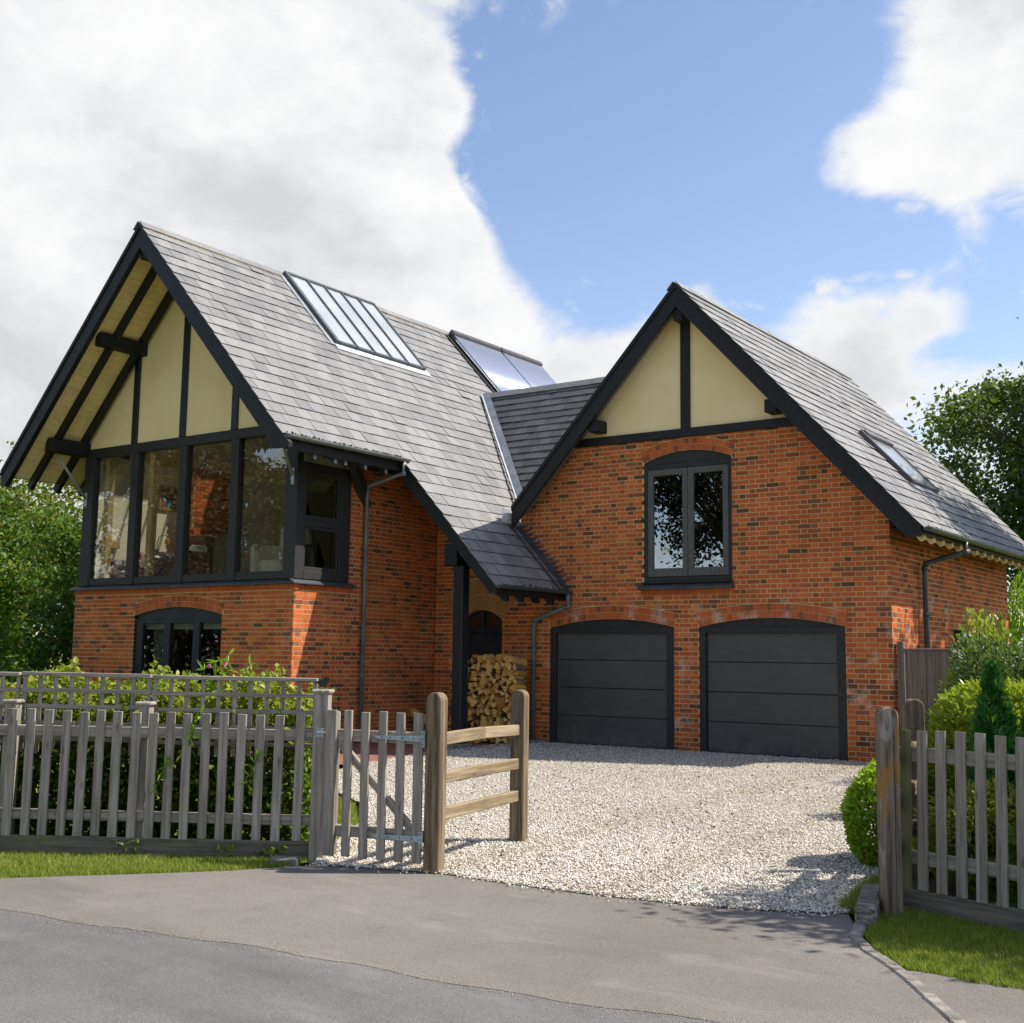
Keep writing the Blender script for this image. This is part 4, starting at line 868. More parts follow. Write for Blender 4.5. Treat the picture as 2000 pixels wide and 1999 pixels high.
# loose things in the room
def m_picture():
    t = NT('painting'); v = t.pos((1, 3.2, 3.2)); n = t.n('ShaderNodeTexVoronoi'); t.l(v, n.inputs['Vector']); n.inputs['Scale'].default_value = 2.3
    s = t.n('ShaderNodeSeparateColor'); t.l(n.outputs['Color'], s.inputs[0]); c = t.ramp(s.outputs[0], [(0, (.02, .03, .05)), (.25, (.03, .09, .07)), (.45, (.04, .45, .42)), (.6, (.05, .04, .1)), (.8, (.5, .08, .12)), (1, (.5, .42, .1))], 'CONSTANT'); t.bsdf(c, .5); return t.m
pic = empty('framed_painting', (-8.17, -1.76, 4.5), 'small gilt framed painting with teal and red patches seen through the bay', 'picture')
fbox('canvas', pic, m_picture(), -8.168, -8.155, -1.94, -1.55, 4.34, 4.72, .002)
for q in ((-2.0, -1.94, 4.28, 4.79), (-1.55, -1.49, 4.28, 4.79), (-1.94, -1.55, 4.28, 4.34), (-1.94, -1.55, 4.72, 4.79)): fbox('frame_side', pic, m_simple('gilt', (.35, .26, .1), .4) if 'gilt' not in MATS else MATS['gilt'], -8.17, -8.13, *q, .006)
lm = empty('reading_lamp', (-8.0, -2.1, 2.65), 'curved floor reading lamp with small amber glass shade', 'lamp')
m = MB(); m.tube([(-8.0, -2.1, 2.66), (-8.0, -2.1, 3.6), (-8.0, -2.06, 3.72), (-8.0, -1.98, 3.78), (-8.0, -1.89, 3.77), (-8.0, -1.85, 3.72)], .009, 6); m.build('stem', ironM, lm)
m = MB(); m.tube([(-8.0, -1.85, 3.73), (-8.0, -1.85, 3.68), (-8.0, -1.84, 3.60)], [.02, .05, .07], 10); m.build('shade', m_simple('amber_glass', (.45, .17, .04), .3), lm); m = MB(); m.tube([(-8, -2.1, 2.645), (-8, -2.1, 2.67)], .12, 12); m.build('base', ironM, lm)
def soft(name, mat, par, x0, x1, y0, y1, z0, z1, r=.06):
    o = fbox(name, par, mat, x0, x1, y0, y1, z0, z1, min(r, (x1-x0)/3, (y1-y0)/3, (z1-z0)/3)); md = o.modifiers.new('round', 'SUBSURF'); md.levels = md.render_levels = 2; o.data.polygons.foreach_set('use_smooth', [True]*len(o.data.polygons)); return o
creamF = m_simple('cream_fabric', (.66, .62, .46), .95, .06, 5, .15, 90); pinkF = m_simple('mauve_fabric', (.22, .17, .20), .95, .1, 5, .15, 90); redF = m_simple('red_throw', (.42, .03, .045), .9, .15, 8, .2, 80)
def armchair(x, y, s, fab, label, name='armchair'):
    e = empty(name, (x, y, 2.64), label, 'armchair')
    soft('seat', fab, e, x-.32*s, x+.32*s, y-.35*s, y+.3*s, 2.70, 3.08); soft('backrest', fab, e, x-.40*s, x+.40*s, y+.22*s, y+.48*s, 2.72, 3.72); soft('arm', fab, e, x-.50*s, x-.30*s, y-.38*s, y+.3*s, 2.70, 3.36); soft('arm', fab, e, x+.30*s, x+.50*s, y-.38*s, y+.3*s, 2.70, 3.36)
    for i in (-1, 1):
        for j in (-1, 1): fbox('leg', e, ironM, x+i*.38*s-.03, x+i*.38*s+.03, y+j*.3*s-.03, y+j*.3*s+.03, 2.641, 2.72, .004)
    return e
armchair(-3.95, -2.55, 1.0, creamF, 'pale cream armchair behind the right pane of the bay')
ac = armchair(-6.9, -2.3, .9, m_simple('brown_fabric', (.16, .085, .055), .95, .1), 'brown armchair with a red throw behind the third bay pane'); soft('red_throw', redF, ac, -7.28, -7.05, -2.22, -1.80, 3.1, 3.60, .03); soft('cushion', creamF, ac, -6.85, -6.5, -2.3, -2.05, 3.1, 3.5, .06)
sf = empty('sofa', (-7.6, -2.95, 2.64), 'low mauve sofa just inside the left bay panes', 'sofa')
soft('seat', pinkF, sf, -7.95, -6.9, -3.2, -2.6, 2.68, 2.98); soft('backrest', pinkF, sf, -7.95, -6.9, -2.72, -2.5, 2.7, 3.32); soft('arm', pinkF, sf, -8.08, -7.9, -3.22, -2.5, 2.68, 3.2); soft('arm', pinkF, sf, -6.95, -6.77, -3.22, -2.5, 2.68, 3.2); soft('cushion', creamF, sf, -7.2, -6.95, -3.1, -2.75, 2.98, 3.26, .07); soft('cushion', m_simple('rose_fabric', (.5, .2, .2), .9), sf, -7.8, -7.45, -2.95, -2.75, 2.98, 3.35, .07)
for i in (-7.85, -7.0):
    for j in (-3.12, -2.6): fbox('leg', sf, ironM, i-.03, i+.03, j-.03, j+.03, 2.641, 2.70, .004)

# ------------------------------------------------------------------ ground, road, drive
def sheet(name, poly, mat, lift, kind='structure', label=None, cat=None):
    me = MB(); pl = [V(x, y, 0) for x, y in poly]; tris = tessellate_polygon([pl]); vs = [(x, y, gz(y)+lift) for x, y in poly]
    fs = []
    for t in tris:
        a, b, c = (Vector(vs[i]) for i in t); fs.append(tuple(t) if (b-a).cross(c-a).z > 0 else tuple(t[::-1]))
    me.add(vs, fs); o = me.build(name, mat); return tag(o, label, cat, None, kind)
m = MB(); ys = [-500, -40, 0, 500]; m.add([(x, y, gz(y)-.05) for y in ys for x in (-500, 500)], [(2*i, 2*i+1, 2*i+3, 2*i+2) for i in range(3)])
tag(m.build('ground', lawnM), kind='structure')
RL = lambda x: -13.09+.1166*(x-4.63)
sheet('road', [(-34, RL(-34)+.4), (-34, RL(-34)-6.6), (60, RL(60)-6.6), (60, RL(60)+.4)], asphR, -.001)
EDGE = [(5.12, -10.84), (5.6, -10.66), (6.14, -10.53), (6.7, -10.54), (7.31, -10.51), (7.9, -10.43), (8.36, -10.31), (8.7, -10.17), (8.94, -10.03)]
KERB = [(8.83, -9.55), (8.96, -9.95), (9.05, -10.25), (9.15, -10.61), (9.32, -10.88), (9.54, -11.13), (9.72, -11.37), (9.88, -11.61), (10.08, -11.9), (10.3, -12.2), (10.45, RL(10.45)+.0)]
sheet('apron', [(2.6, RL(2.6)), (3.2, -12.98), (3.75, -12.54), (4.35, -11.88), (4.81, -11.35), (4.98, -11.02)]+EDGE+KERB[2:-1]+[(x_, RL(x_)+.035*math.sin(x_*2.1)+.02*math.sin(x_*7.7+1)+random.uniform(-.006, .006)) for x_ in np.arange(10.45, 2.7, -.07)], asphA, .0012)
sheet('shoulder', [(k[0]+.1, k[1]-.02) for k in KERB[5:]]+[(10.6, RL(10.6)+.02), (25, RL(25)), (25, -10.2), (10.24, -11.1), (10.0, -11.13), (9.75, -11.12)], asphA, .0)
GRAV = EDGE+[(8.8, -9.5), (8.75, -9.0), (8.6, -8.0), (8.4, -6.5), (8.1, -4), (7.6, 0), (5.95, 0), (-.45, .05), (-.45, -2.6), (.1, -4.9), (.5, -5.7), (2.0, -7.35), (2.95, -7.95), (3.93, -9.02), (4.25, -9.55), (4.75, -10.35)]
sheet('gravel_drive', GRAV, gbedM, .0065)
sheet('paving', [(XS, .05), (-.45, .05), (-.45, -2.6), (.1, -4.9), (-.6, -5.5), (XS, -5.5)], paveM, .004)
sheet('garden_bed', [(8.85, -9.5), (9.15, -9.75), (12, -10.4), (14, -9), (9, 4), (7.6, 0), (8.1, -4), (8.4, -6.5), (8.6, -8.0), (8.75, -9.0)], soilM, -.02)
def inpoly(P, poly):
    x, y = P[:, 0], P[:, 1]; r = np.zeros(len(P), bool); n = len(poly)
    for i in range(n):
        x0, y0 = poly[i]; x1, y1 = poly[(i+1) % n]
        if y0 == y1: continue
        c = ((y0 > y) != (y1 > y)) & (x < (x1-x0)*(y-y0)/(y1-y0)+x0); r ^= c
    return r
def sample(poly, n, wfun=None):
    a = np.array(poly); lo, hi = a.min(0), a.max(0); out = []; tot = 0
    while tot < n:
        P = RNG.uniform(lo, hi, (n, 2)); P = P[inpoly(P, poly)]
        if wfun is not None: P = P[RNG.random(len(P)) < wfun(P)]
        out.append(P); tot += len(P)
    return np.concatenate(out)[:n]
gzv = lambda y: .012*np.clip(y, -40, 0)
cx, cy = CAM.x, CAM.y
# loose stones
P = sample(GRAV, 140000, lambda P: np.clip((62/((P[:, 0]-cx)**2+(P[:, 1]-cy)**2))**1.15, .05, 1))
strayn = 260; e = np.array(EDGE); k = RNG.integers(0, len(e)-1, strayn); f = RNG.random((strayn, 1)); S = e[k]*(1-f)+e[k+1]*f; S[:, 1] -= np.abs(RNG.normal(0, .07, strayn)); P = np.concatenate([P, S])
n = len(P); octv = np.array([(1, 0, 0), (0, 1, 0), (-1, 0, 0), (0, -1, 0), (0, 0, 1), (0, 0, -1)], float); octf = np.array([(0, 1, 4), (1, 2, 4), (2, 3, 4), (3, 0, 4), (1, 0, 5), (2, 1, 5), (3, 2, 5), (0, 3, 5)])
octv = np.array([(.9, .35, .2), (-.3, .95, -.1), (-.95, -.2, .25), (.2, -.95, .0), (.05, .05, .75), (0, 0, -.6)], float)
sz = RNG.uniform(.0056, .012, n)*(1+.6*(RNG.random(n) < .06)); th = RNG.uniform(0, 6.28, n); el_ = RNG.uniform(.6, 1.15, (n, 1, 3)); vv = octv[None]*el_*sz[:, None, None]
c_, s_ = np.cos(th)[:, None], np.sin(th)[:, None]; x = vv[:, :, 0]*c_-vv[:, :, 1]*s_; y = vv[:, :, 0]*s_+vv[:, :, 1]*c_
tl = RNG.normal(0, .35, (n, 1)); z = vv[:, :, 2]+x*tl
vv = np.stack([x+P[:, 0:1], y+P[:, 1:2], z+gzv(P[:, 1])[:, None]+.011+RNG.uniform(0, .008, (n, 1))], 2).reshape(-1, 3)
ff = (octf[None]+(np.arange(n)*6)[:, None, None]).reshape(-1, 3)
trk = np.exp(-((P[:, 0]-6.9+.05*P[:, 1])/.22)**2)+np.exp(-((P[:, 0]-5.5+.05*P[:, 1])/.22)**2); fld = .5+.25*np.sin(P[:, 0]*1.7+np.sin(P[:, 1]*1.1)*2)+.25*np.sin(P[:, 1]*2.3+P[:, 0]*.9)
rs = np.clip(RNG.random(n)*(1-.30*trk)-.10*fld+.06, 0, 1)
tag(npmesh('gravel', vv, ff, np.repeat(rs, 8), stoneM), 'cream and grey loose gravel covering the drive', 'gravel', None, 'stuff')
# grit washed along the road joint
ng = 2200; gx = RNG.uniform(2.7, 10.4, ng); gy = -13.09+.1166*(gx-4.63)+RNG.normal(-.03, .07, ng)+.035*np.sin(gx*2.1); gs = RNG.uniform(.0018, .0042, ng)
vv = octv[None]*RNG.uniform(.6, 1.2, (ng, 1, 3))*gs[:, None, None]; vv = np.stack([vv[:, :, 0]+gx[:, None], vv[:, :, 1]+gy[:, None], vv[:, :, 2]+gzv(gy)[:, None]+.005], 2).reshape(-1, 3)
tag(npmesh('road_grit', vv, (octf[None]+(np.arange(ng)*6)[:, None, None]).reshape(-1, 3), np.repeat(RNG.random(ng)*.35, 8), stoneM), 'fine grit washed along the joint between apron and road', 'grit', None, 'stuff')
# ------------------------------------------------------------------ leaves
def leaves(name, C, size, mat, parent, aspect=.55, fold=.35, updir=.35, dirs=None, droop=0.0, near=False, kind='stuff', rndbias=None):
    n = len(C); t = RNG.normal(size=(n, 3)) if dirs is None else dirs+RNG.normal(0, .45, (n, 3)); t[:, 2] -= droop; t /= np.linalg.norm(t, axis=1, keepdims=True)
    nn = RNG.normal(size=(n, 3)); nn[:, 2] += updir*3; s = np.cross(t, nn); s /= np.linalg.norm(s, axis=1, keepdims=True)+1e-9; nn = np.cross(s, t)
    L = (size*RNG.uniform(.65, 1.3, n))[:, None]; W = L*aspect*.5
    if near:
        pts = [C, C+t*L*.28+s*W*.85+nn*W*fold, C+t*L*.65+s*W*.8+nn*W*fold*.8-nn*L*.03, C+t*L-nn*L*.12, C+t*L*.65-s*W*.8+nn*W*fold*.8-nn*L*.03, C+t*L*.28-s*W*.85+nn*W*fold]
        vv = np.stack(pts, 1).reshape(-1, 3); b = np.array([(0, 1, 2, 3), (0, 3, 4, 5)]); k = 6
    else:
        pts = [C, C+t*L*.5+s*W+nn*W*fold, C+t*L, C+t*L*.5-s*W+nn*W*fold]; vv = np.stack(pts, 1).reshape(-1, 3); b = np.array([(0, 1, 2), (0, 2, 3)]); k = 4
    ff = (b[None]+(np.arange(n)*k)[:, None, None]).reshape(-1, b.shape[1])
    r = RNG.random(n) if rndbias is None else np.clip(rndbias+RNG.normal(0, .16, n), 0, 1)
    o = npmesh(name, vv, ff, np.repeat(r, len(b)), mat, parent); tag(o, kind=kind); return o
leafOak = m_leaf('oak_leaf', [(0, (.016, .04, .010)), (.4, (.038, .075, .016)), (.75, (.075, .11, .022)), (1, (.15, .155, .04))], .3)
leafGrn = m_leaf('green_leaf', [(0, (.015, .06, .008)), (.4, (.043, .12, .012)), (.75, (.105, .185, .02)), (1, (.32, .28, .045))], .3)
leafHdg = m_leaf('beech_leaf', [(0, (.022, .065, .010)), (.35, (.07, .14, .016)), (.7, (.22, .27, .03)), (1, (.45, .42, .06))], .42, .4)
leafLau = m_leaf('laurel_leaf', [(0, (.06, .12, .010)), (.35, (.17, .25, .018)), (.75, (.34, .40, .03)), (1, (.50, .52, .08))], .35, .25)
leafBox = m_leaf('box_leaf', [(0, (.10, .21, .014)), (.5, (.27, .44, .024)), (1, (.5, .62, .06))], .35, .4)
leafCon = m_leaf('conifer_leaf', [(0, (.015, .085, .016)), (.5, (.035, .17, .03)), (1, (.08, .28, .05))], .25, .5)
leafYew = m_leaf('yew_leaf', [(0, (.014, .042, .012)), (.5, (.04, .085, .026)), (1, (.10, .155, .05))], .25, .45)
leafYel = m_leaf('golden_leaf', [(0, (.10, .14, .012)), (.5, (.26, .28, .03)), (1, (.45, .42, .07))], .35, .45)
leafLim = m_leaf('lime_leaf', [(0, (.07, .17, .01)), (.5, (.17, .32, .015)), (1, (.30, .45, .03))], .35, .45)
grassM = m_leaf('grass_blade', [(0, (.09, .13, .014)), (.45, (.19, .255, .024)), (.8, (.31, .34, .055)), (.9, (.44, .37, .15)), (1, (.46, .35, .18))], .4, .6, 1.4)
barkM = m_simple('bark', (.085, .068, .05), .95, .35, 9, .8, 30)
def grass(name, poly, n, h0, h1, label=None, wd=.0042):
    P = sample(poly, n); th = RNG.uniform(0, 6.28, n); H = RNG.uniform(h0, h1, n); ln = RNG.normal(0, .45, (n, 2))*H[:, None]
    z = gzv(P[:, 1])-.012; a = np.stack([P[:, 0]-np.cos(th)*wd, P[:, 1]-np.sin(th)*wd, z], 1); b = np.stack([P[:, 0]+np.cos(th)*wd, P[:, 1]+np.sin(th)*wd, z], 1); c = np.stack([P[:, 0]+ln[:, 0], P[:, 1]+ln[:, 1], z+H], 1)
    vv = np.stack([a, b, c], 1).reshape(-1, 3); ff = np.arange(3*n).reshape(-1, 3); o = npmesh(name, vv, ff, RNG.random(n), grassM); return tag(o, label, 'grass' if label else None, None, 'stuff')
VL = [(4.93, -10.66), (4.99, -10.98), (4.80, -11.33), (4.33, -11.86), (3.73, -12.52), (3.1, -13.05), (2.5, -13.3), (.6, -13.5), (.6, -13.2)]
VR = [(9.08, -9.85), (9.22, -10.52), (9.40, -10.82), (9.63, -11.09), (10.01, -11.18), (10.24, -11.16), (13, -10.75), (13, -10.8), (12, -10.5), (9.95, -9.93), (9.16, -9.68)]
for nme, pl in (('verge', VL), ('verge', VR)): sheet(nme, pl, lawnM, -.008)
LAWN = [(4.66, -10.4), (4.2, -9.5), (3.88, -9.0), (2.9, -7.98), (1.95, -7.4), (.4, -5.75), (-2.5, -5.6), (-6, -9), (.8, -12.9)]
sheet('lawn', LAWN, lawnM, -.01)
sheet('hedge_bed', [FL0 for FL0 in ((4.95, -10.55), (4.45, -9.75), (.3, -12.2), (.8, -13.05))], soilM, -.005)
grass('grass', VL, 46000, .018, .05, 'short sunlit grass strip below the left picket fence'); grass('grass', VR, 52000, .02, .055, 'mown grass patch below the right picket fence')
grass('grass', [(4.66, -10.4), (4.2, -9.5), (3.88, -9.0), (2.9, -7.98), (1.95, -7.4), (1.4, -8.2), (3.6, -10.9)], 26000, .02, .05, 'pale lawn glimpsed through the garden gate')
grass('grass', [(8.78, -9.45), (8.86, -9.95), (9.04, -10.0), (9.1, -9.7), (8.9, -8.9), (8.7, -8.85)], 9000, .03, .09, 'rough grass tuft at the foot of the old lichened post')
# ------------------------------------------------------------------ kerb stones
kg = 'concrete edging along the apron'
for i in range(2, len(KERB)-1):
    p, q = Vector((*KERB[i], 0)), Vector((*KERB[i+1], 0)); d = (q-p).normalized(); w = V(-d.y, d.x, 0)*-.0; nrm = V(d.y, -d.x, 0)
    nrm = nrm if nrm.x > 0 else -nrm
    m = MB(); m.cbox((p.x+d.x*.004, p.y+d.y*.004, gz(p.y)-.06), (q-p)-d*.008, nrm*.08, (0, 0, .071), .012); tag(m.build('edging_stone', kerbM), ('first', 'second', 'third', 'fourth', 'fifth', 'sixth', 'seventh', 'eighth', 'ninth')[i-2]+' flush concrete edging stone counted from the timber sleeper', 'edging stone', kg)
def m_sleeper():
    t = NT('weathered_sleeper'); g = t.noise(t.pos((3, 30, 30)), 1.5, 6, .6); t.bsdf(t.mix(t.rng(g, .35, .65), (.09, .08, .07), (.33, .30, .26)), .9, t.bump(g, 1.0, .02), spec=.15); return t.m
m = MB(); p, q = V(8.84, -9.50, 0), V(9.07, -10.28, 0); d = (q-p).normalized(); m.cbox((p.x, p.y, gz(p.y)-.05), q-p, V(-d.y, d.x, 0)*.13, (0, 0, .15), .018); tag(m.build('timber_sleeper', m_sleeper()), 'grooved weathered timber sleeper edging the drive by the right post', 'sleeper')
m = MB(); m.cbox((4.80, -11.0, gz(-11)-.03), (.2, .1, .0), (-.05, .1, 0), (0, 0, .08), .02); tag(m.build('stone', kerbM), 'half buried grey stone at the foot of the gate side post', 'stone')
# ------------------------------------------------------------------ left picket fence
A = V(4.876, -10.632, -.128); DL = V(.855, .519, 0).normalized(); NL = V(-DL.y, DL.x, 0)
def FL(s, o, z): return V(A.x, A.y, 0)+DL*s+NL*o+V(0, 0, z)
fl = empty('picket_fence', A, 'weathered grey picket fence along the left verge', 'fence')
pks = [-2.51, -2.44, -2.29, -2.15, -2.0, -1.86, -1.72, -1.58, -1.43, -1.29, -1.15, -1.01, -.86, -.72, -.58, -.43, -.28, -.11]
pks = [-6.08+.143*i for i in range(25)]+pks[1:]
for i, s in enumerate(pks):
    if s > -2.45: s = s
    h = random.uniform(-.012, .012); ln = random.uniform(-.008, .008)
    member('picket', FL(s-.0, -.012, random.uniform(-.008, .008)-.004), FL(s+ln, -.012+random.uniform(-.004, .004), .97+h), .072+random.choice((-.002, 0, .002)), .022, fenceM, fl, up=NL, c=.003)
member('rail', FL(-6.2, .026, .806), FL(-.0, .026, .806), .045, .086, fenceM, fl); member('rail', FL(-6.2, .026, .155), FL(-.0, .026, .155), .045, .08, fenceM, fl)
member('gravel_board', FL(-6.2, -.006, -.085), FL(-.0, -.006, -.075), .03, .15, boardM, fl, c=.004)
def capped(par, c, s, z0, z1, u, v, mat=fenceM):
    c = Vector(c); po = member('post', c+V(0, 0, z0), c+V(0, 0, z1-.03), s, s, mat, par, up=v, c=.005)
    m = MB(); m.cbox(c+V(0, 0, z1-.034)-u*(s/2+.018)-v*(s/2+.018), u*(s+.036), v*(s+.036), (0, 0, .034), .011); cp = m.build('post_cap', mat, po); return po
capped(fl, FL(-1.40, .10, 0), .10, -.2, 1.045, DL, NL); capped(fl, FL(-2.50, .10, 0), .10, -.2, 1.045, DL, NL); capped(fl, FL(-3.6, .1, 0), .10, -.2, 1.045, DL, NL); capped(fl, FL(.065, -.02, 0), .118, -.25, 1.168, DL, NL)
# trellis panels
for i, (s0, s1, lab) in enumerate(((-3.60, -2.50, 'grey trellis panel cut by the left edge of the picture'), (-2.48, -1.40, 'middle grey trellis panel above the picket fence'), (-1.385, -.03, 'grey trellis panel nearest the garden gate'))):
    t = empty('trellis_panel', FL(s0, .2, .6), lab, 'trellis', 'trellis panels behind the picket fence'); dz = .012*(-1 if i == 2 else 0)
    member('top_rail', FL(s0, .19, 1.252+dz), FL(s1, .19, 1.245+dz), .05, .032, fenceM, t, c=.004)
    for z in (1.122, .992, .862, .732): member('lath', FL(s0, .18, z+dz), FL(s1, .18, z-.005+dz), .016, .032, fenceM, t, c=.002)
    k = int(round((s1-s0)/.136)); 
    for j in range(k+1):
        s = s0+.018+(s1-s0-.036)*j/k; member('lath', FL(s, .197, .62), FL(s, .197, 1.236+dz), .033, .016, fenceM, t, up=NL, c=.002)
# black bird ornament
m = MB(); bc = FL(.055, -.02, 1.213)
prof = [(-.075, .012), (-.03, .018), (-.012, .03), (.008, .036), (.028, .05), (.042, .052), (.052, .04), (.066, .034), (.052, .026), (.05, .004), (.036, -.02), (.012, -.03), (-.012, -.026), (-.03, -.004)]
m.prism([bc+DL*x+V(0, 0, z) for x, z in prof], NL*.006); m.tube([bc+DL*.015+V(0, 0, -.025), bc+DL*.015+V(0, 0, -.05)], .003, 5); m.tube([bc+DL*.03+V(0, 0, -.02), bc+DL*.03+V(0, 0, -.05)], .003, 5)
tag(m.build('metal_bird', ironM), 'black metal bird silhouette perched on the fence end post', 'ornament')
# ------------------------------------------------------------------ garden gate
E0 = V(5.072, -10.725, 0); DG = V(.979, .203, 0).normalized(); NG = V(-DG.y, DG.x, 0)
def GT(s, o, z): return E0+DG*s+NG*o+V(0, 0, z)
gt = empty('garden_gate', GT(.5, 0, -.1), 'weathered picket garden gate hung on a round topped post', 'gate')
for s, w in ((.078, .088), (.225, .068), (.376, .068), (.528, .068), (.679, .068), (.829, .075)):
    member('picket', GT(s+.004, -.012, -.068+random.uniform(-.005, .005)), GT(s-.002, -.012, 1.015+random.uniform(-.006, .006)), w, .024, fenceM, gt, up=NG, c=.003)
member('stile', GT(.078, .035, -.06), GT(.078, .035, 1.005), .07, .045, fenceM, gt, up=NG); 
member('rail', GT(.04, .026, .83), GT(.87, .026, .83), .04, .088, fenceM, gt); member('rail', GT(.04, .026, .12), GT(.87, .026, .12), .04, .084, fenceM, gt)
member('brace', GT(.10, .03, .80), GT(.80, .03, .14), .036, .06, fenceM, gt)
for z in (.83, .108):
    h = empty('strap_hinge', GT(.7, -.03, z)); h.parent = gt; h.matrix_parent_inverse = gt.matrix_basis.inverted(); z2 = z-.0
    m = MB(); m.prism([GT(.47, -.0265, z2-.010), GT(.875, -.0265, z2-.024), GT(.875, -.0265, z2+.024), GT(.47, -.0265, z2+.010)], NG*-.005); m.build('strap', zincM, h)
    m = MB(); m.cbox(GT(.872, -.062, z2-.06), DG*.034, NG*.006, (0, 0, .12), .002); m.tube([GT(.872, -.035, z2-.05), GT(.872, -.035, z2+.05)], .009, 8); m.build('hinge_plate', zincM, h)
    m = MB()
    for s in (.53, .60, .70, .80): m.tube([GT(s, -.031, z2), GT(s, -.0335, z2)], .006, 6)
    for dz in (-.04, 0, .04): m.tube([GT(.889, -.0615, z2+dz), GT(.889, -.0645, z2+dz)], .006, 6)
    m.build('screws', ironM, h)
la = empty('latch', GT(.0, -.08, .84)); la.parent = gt; la.matrix_parent_inverse = gt.matrix_basis.inverted()
m = MB(); m.cbox(FL(.03, -.083, .80), DL*.06, NL*.006, (0, 0, .07), .002); m.build('latch_plate', zincM, la); m = MB(); m.tube([FL(.04, -.095, .835), FL(.17, -.095, .838)], .008, 7); m.tube([FL(.045, -.09, .835), FL(.045, -.11, .875)], .005, 6); m.build('bolt', zincM, la)
# ------------------------------------------------------------------ round topped posts and rails
def round_post(name, c, u, v, w, dp, z0, z1, mat, par=None, crack=None):
    c, u, v = Vector(c), Vector(u).normalized(), Vector(v).normalized(); r = w/2
    prof = [(-r, 0), (r, 0)]+[(r*math.cos(math.pi*i/14), z1-z0-r+r*math.sin(math.pi*i/14)) for i in range(15)]
    if crack is not None:                      # a drying shake, drawn below as a dark strip for its inner shade
        pass
    k = len(prof); m = MB(); ch = .007
    rings = []
    for dd, ins in ((-dp/2, ch), (-dp/2+ch, 0), (dp/2-ch, 0), (dp/2, ch)):
        pts = []
        for x, z in prof:
            zz = z1-z0-r; f = (r-ins)/r
            pts.append((x*f, dd, z if z <= 0 else (zz+(z-zz)*f if z > zz else z)))
        rings.append(pts)
    vs = [p for rg_ in rings for p in rg_]; fs = [tuple(range(k))[::-1], tuple(range(3*k, 4*k))]
    for a in range(3): fs += [(a*k+i, a*k+(i+1) % k, (a+1)*k+(i+1) % k, (a+1)*k+i) for i in range(k)]
    m.add(vs, fs); o = bpy.data.objects.new(name, m.mesh(name, mat))
    o.matrix_basis = Matrix(((u.x, v.x, 0, c.x), (u.y, v.y, 0, c.y), (0, 0, 1, z0), (0, 0, 0, 1))); lnk(o, par)
    if crack is not None:
        cm = MB(); cm.prism([(crack-.002, -dp/2-.0008, .25), (crack+.001, -dp/2-.0008, .3), (crack+.007, -dp/2-.0008, .8), (crack+.003, -dp/2-.0008, z1-z0-.02), (crack, -dp/2-.0008, z1-z0-.02), (crack+.001, -dp/2-.0008, .75)], (0, .004, 0))
        q = bpy.data.objects.new('drying_crack', cm.mesh('drying_crack', ironM)); q.matrix_basis = o.matrix_basis.copy(); lnk(q, o)
    return o
GPc = V(6.005, -10.505, 0); RD = V(-.199, .98, 0).normalized(); RPc = V(5.70, -9.0, 0)
rf = empty('post_and_rail_fence', GPc+V(0, 0, -.13), 'short oak fence of two round topped posts and three rails beside the gate', 'fence')
round_post('post', GPc, DG, NG, .128, .11, -.3, 1.172, postM, rf); round_post('post', RPc, DG, NG, .128, .11, -.3, 1.165, postM, rf, crack=.012)
for z, bow in ((.825, .012), (.546, .0), (.28, .0)):
    p = V(GPc.x, GPc.y, 0)+RD*.05+V(0, 0, z); q = V(RPc.x, RPc.y, 0)-RD*.0+V(0, 0, z)
    if bow:
        a = (p+q)/2+V(0, 0, bow); member('rail', p, a+(a-p)*.002, .05, .092, railM, rf); member('rail', a, q, .05, .09, railM, rf)
    else: member('rail', p, q, .05, .09, railM, rf)
fr_ = empty('post_and_rail_fence', (9.154, -9.9, -.12), 'old oak fence run with lichened round topped post beside the right verge', 'fence')
UR = V(.80, .60, 0).normalized(); VR_ = V(-UR.y, UR.x, 0)
round_post('post', (9.155, -9.868, 0), UR, VR_, .122, .105, -.3, 1.158, lichenM, fr_, crack=.02); round_post('post', (8.868, -8.42, 0), UR, VR_, .135, .11, -.3, 1.172, postOld, fr_, crack=.006)
for z in (.82, .54, .27): member('rail', (9.15, -9.8, z), (8.88, -8.45, z), .05, .09, postOld, fr_)
# ------------------------------------------------------------------ right picket fence
P1 = V(9.144, -9.63, 0); DR = V(.959, -.282, 0).normalized(); NR = V(-DR.y, DR.x, 0)
def FR(s, o, z): return P1+DR*s+NR*o+V(0, 0, z)
frp = empty('picket_fence', P1, 'weathered grey picket fence along the right verge', 'fence')
for i, s in enumerate((.06, .178, .311, .448, .582, .716, .848, .98, 1.112, 1.244, 1.376, 1.508, 1.64, 1.772, 1.904, 2.036, 2.168, 2.30, 2.432, 2.564)):
    member('picket', FR(s-.012, -.012, .01+random.uniform(-.006, .006)), FR(s+.012, -.012, 1.012+random.uniform(-.006, .006)), .068, .022, greenW if i == 0 else fenceM, frp, up=NR, c=.003)
member('rail', FR(0, .026, .855), FR(2.6, .026, .845), .045, .09, fenceM, frp); member('rail', FR(0, .026, .21), FR(2.6, .026, .19), .045, .085, fenceM, frp); member('gravel_board', FR(0, -.004, -.085), FR(2.6, -.004, -.09), .03, .19, boardM, frp, c=.004)
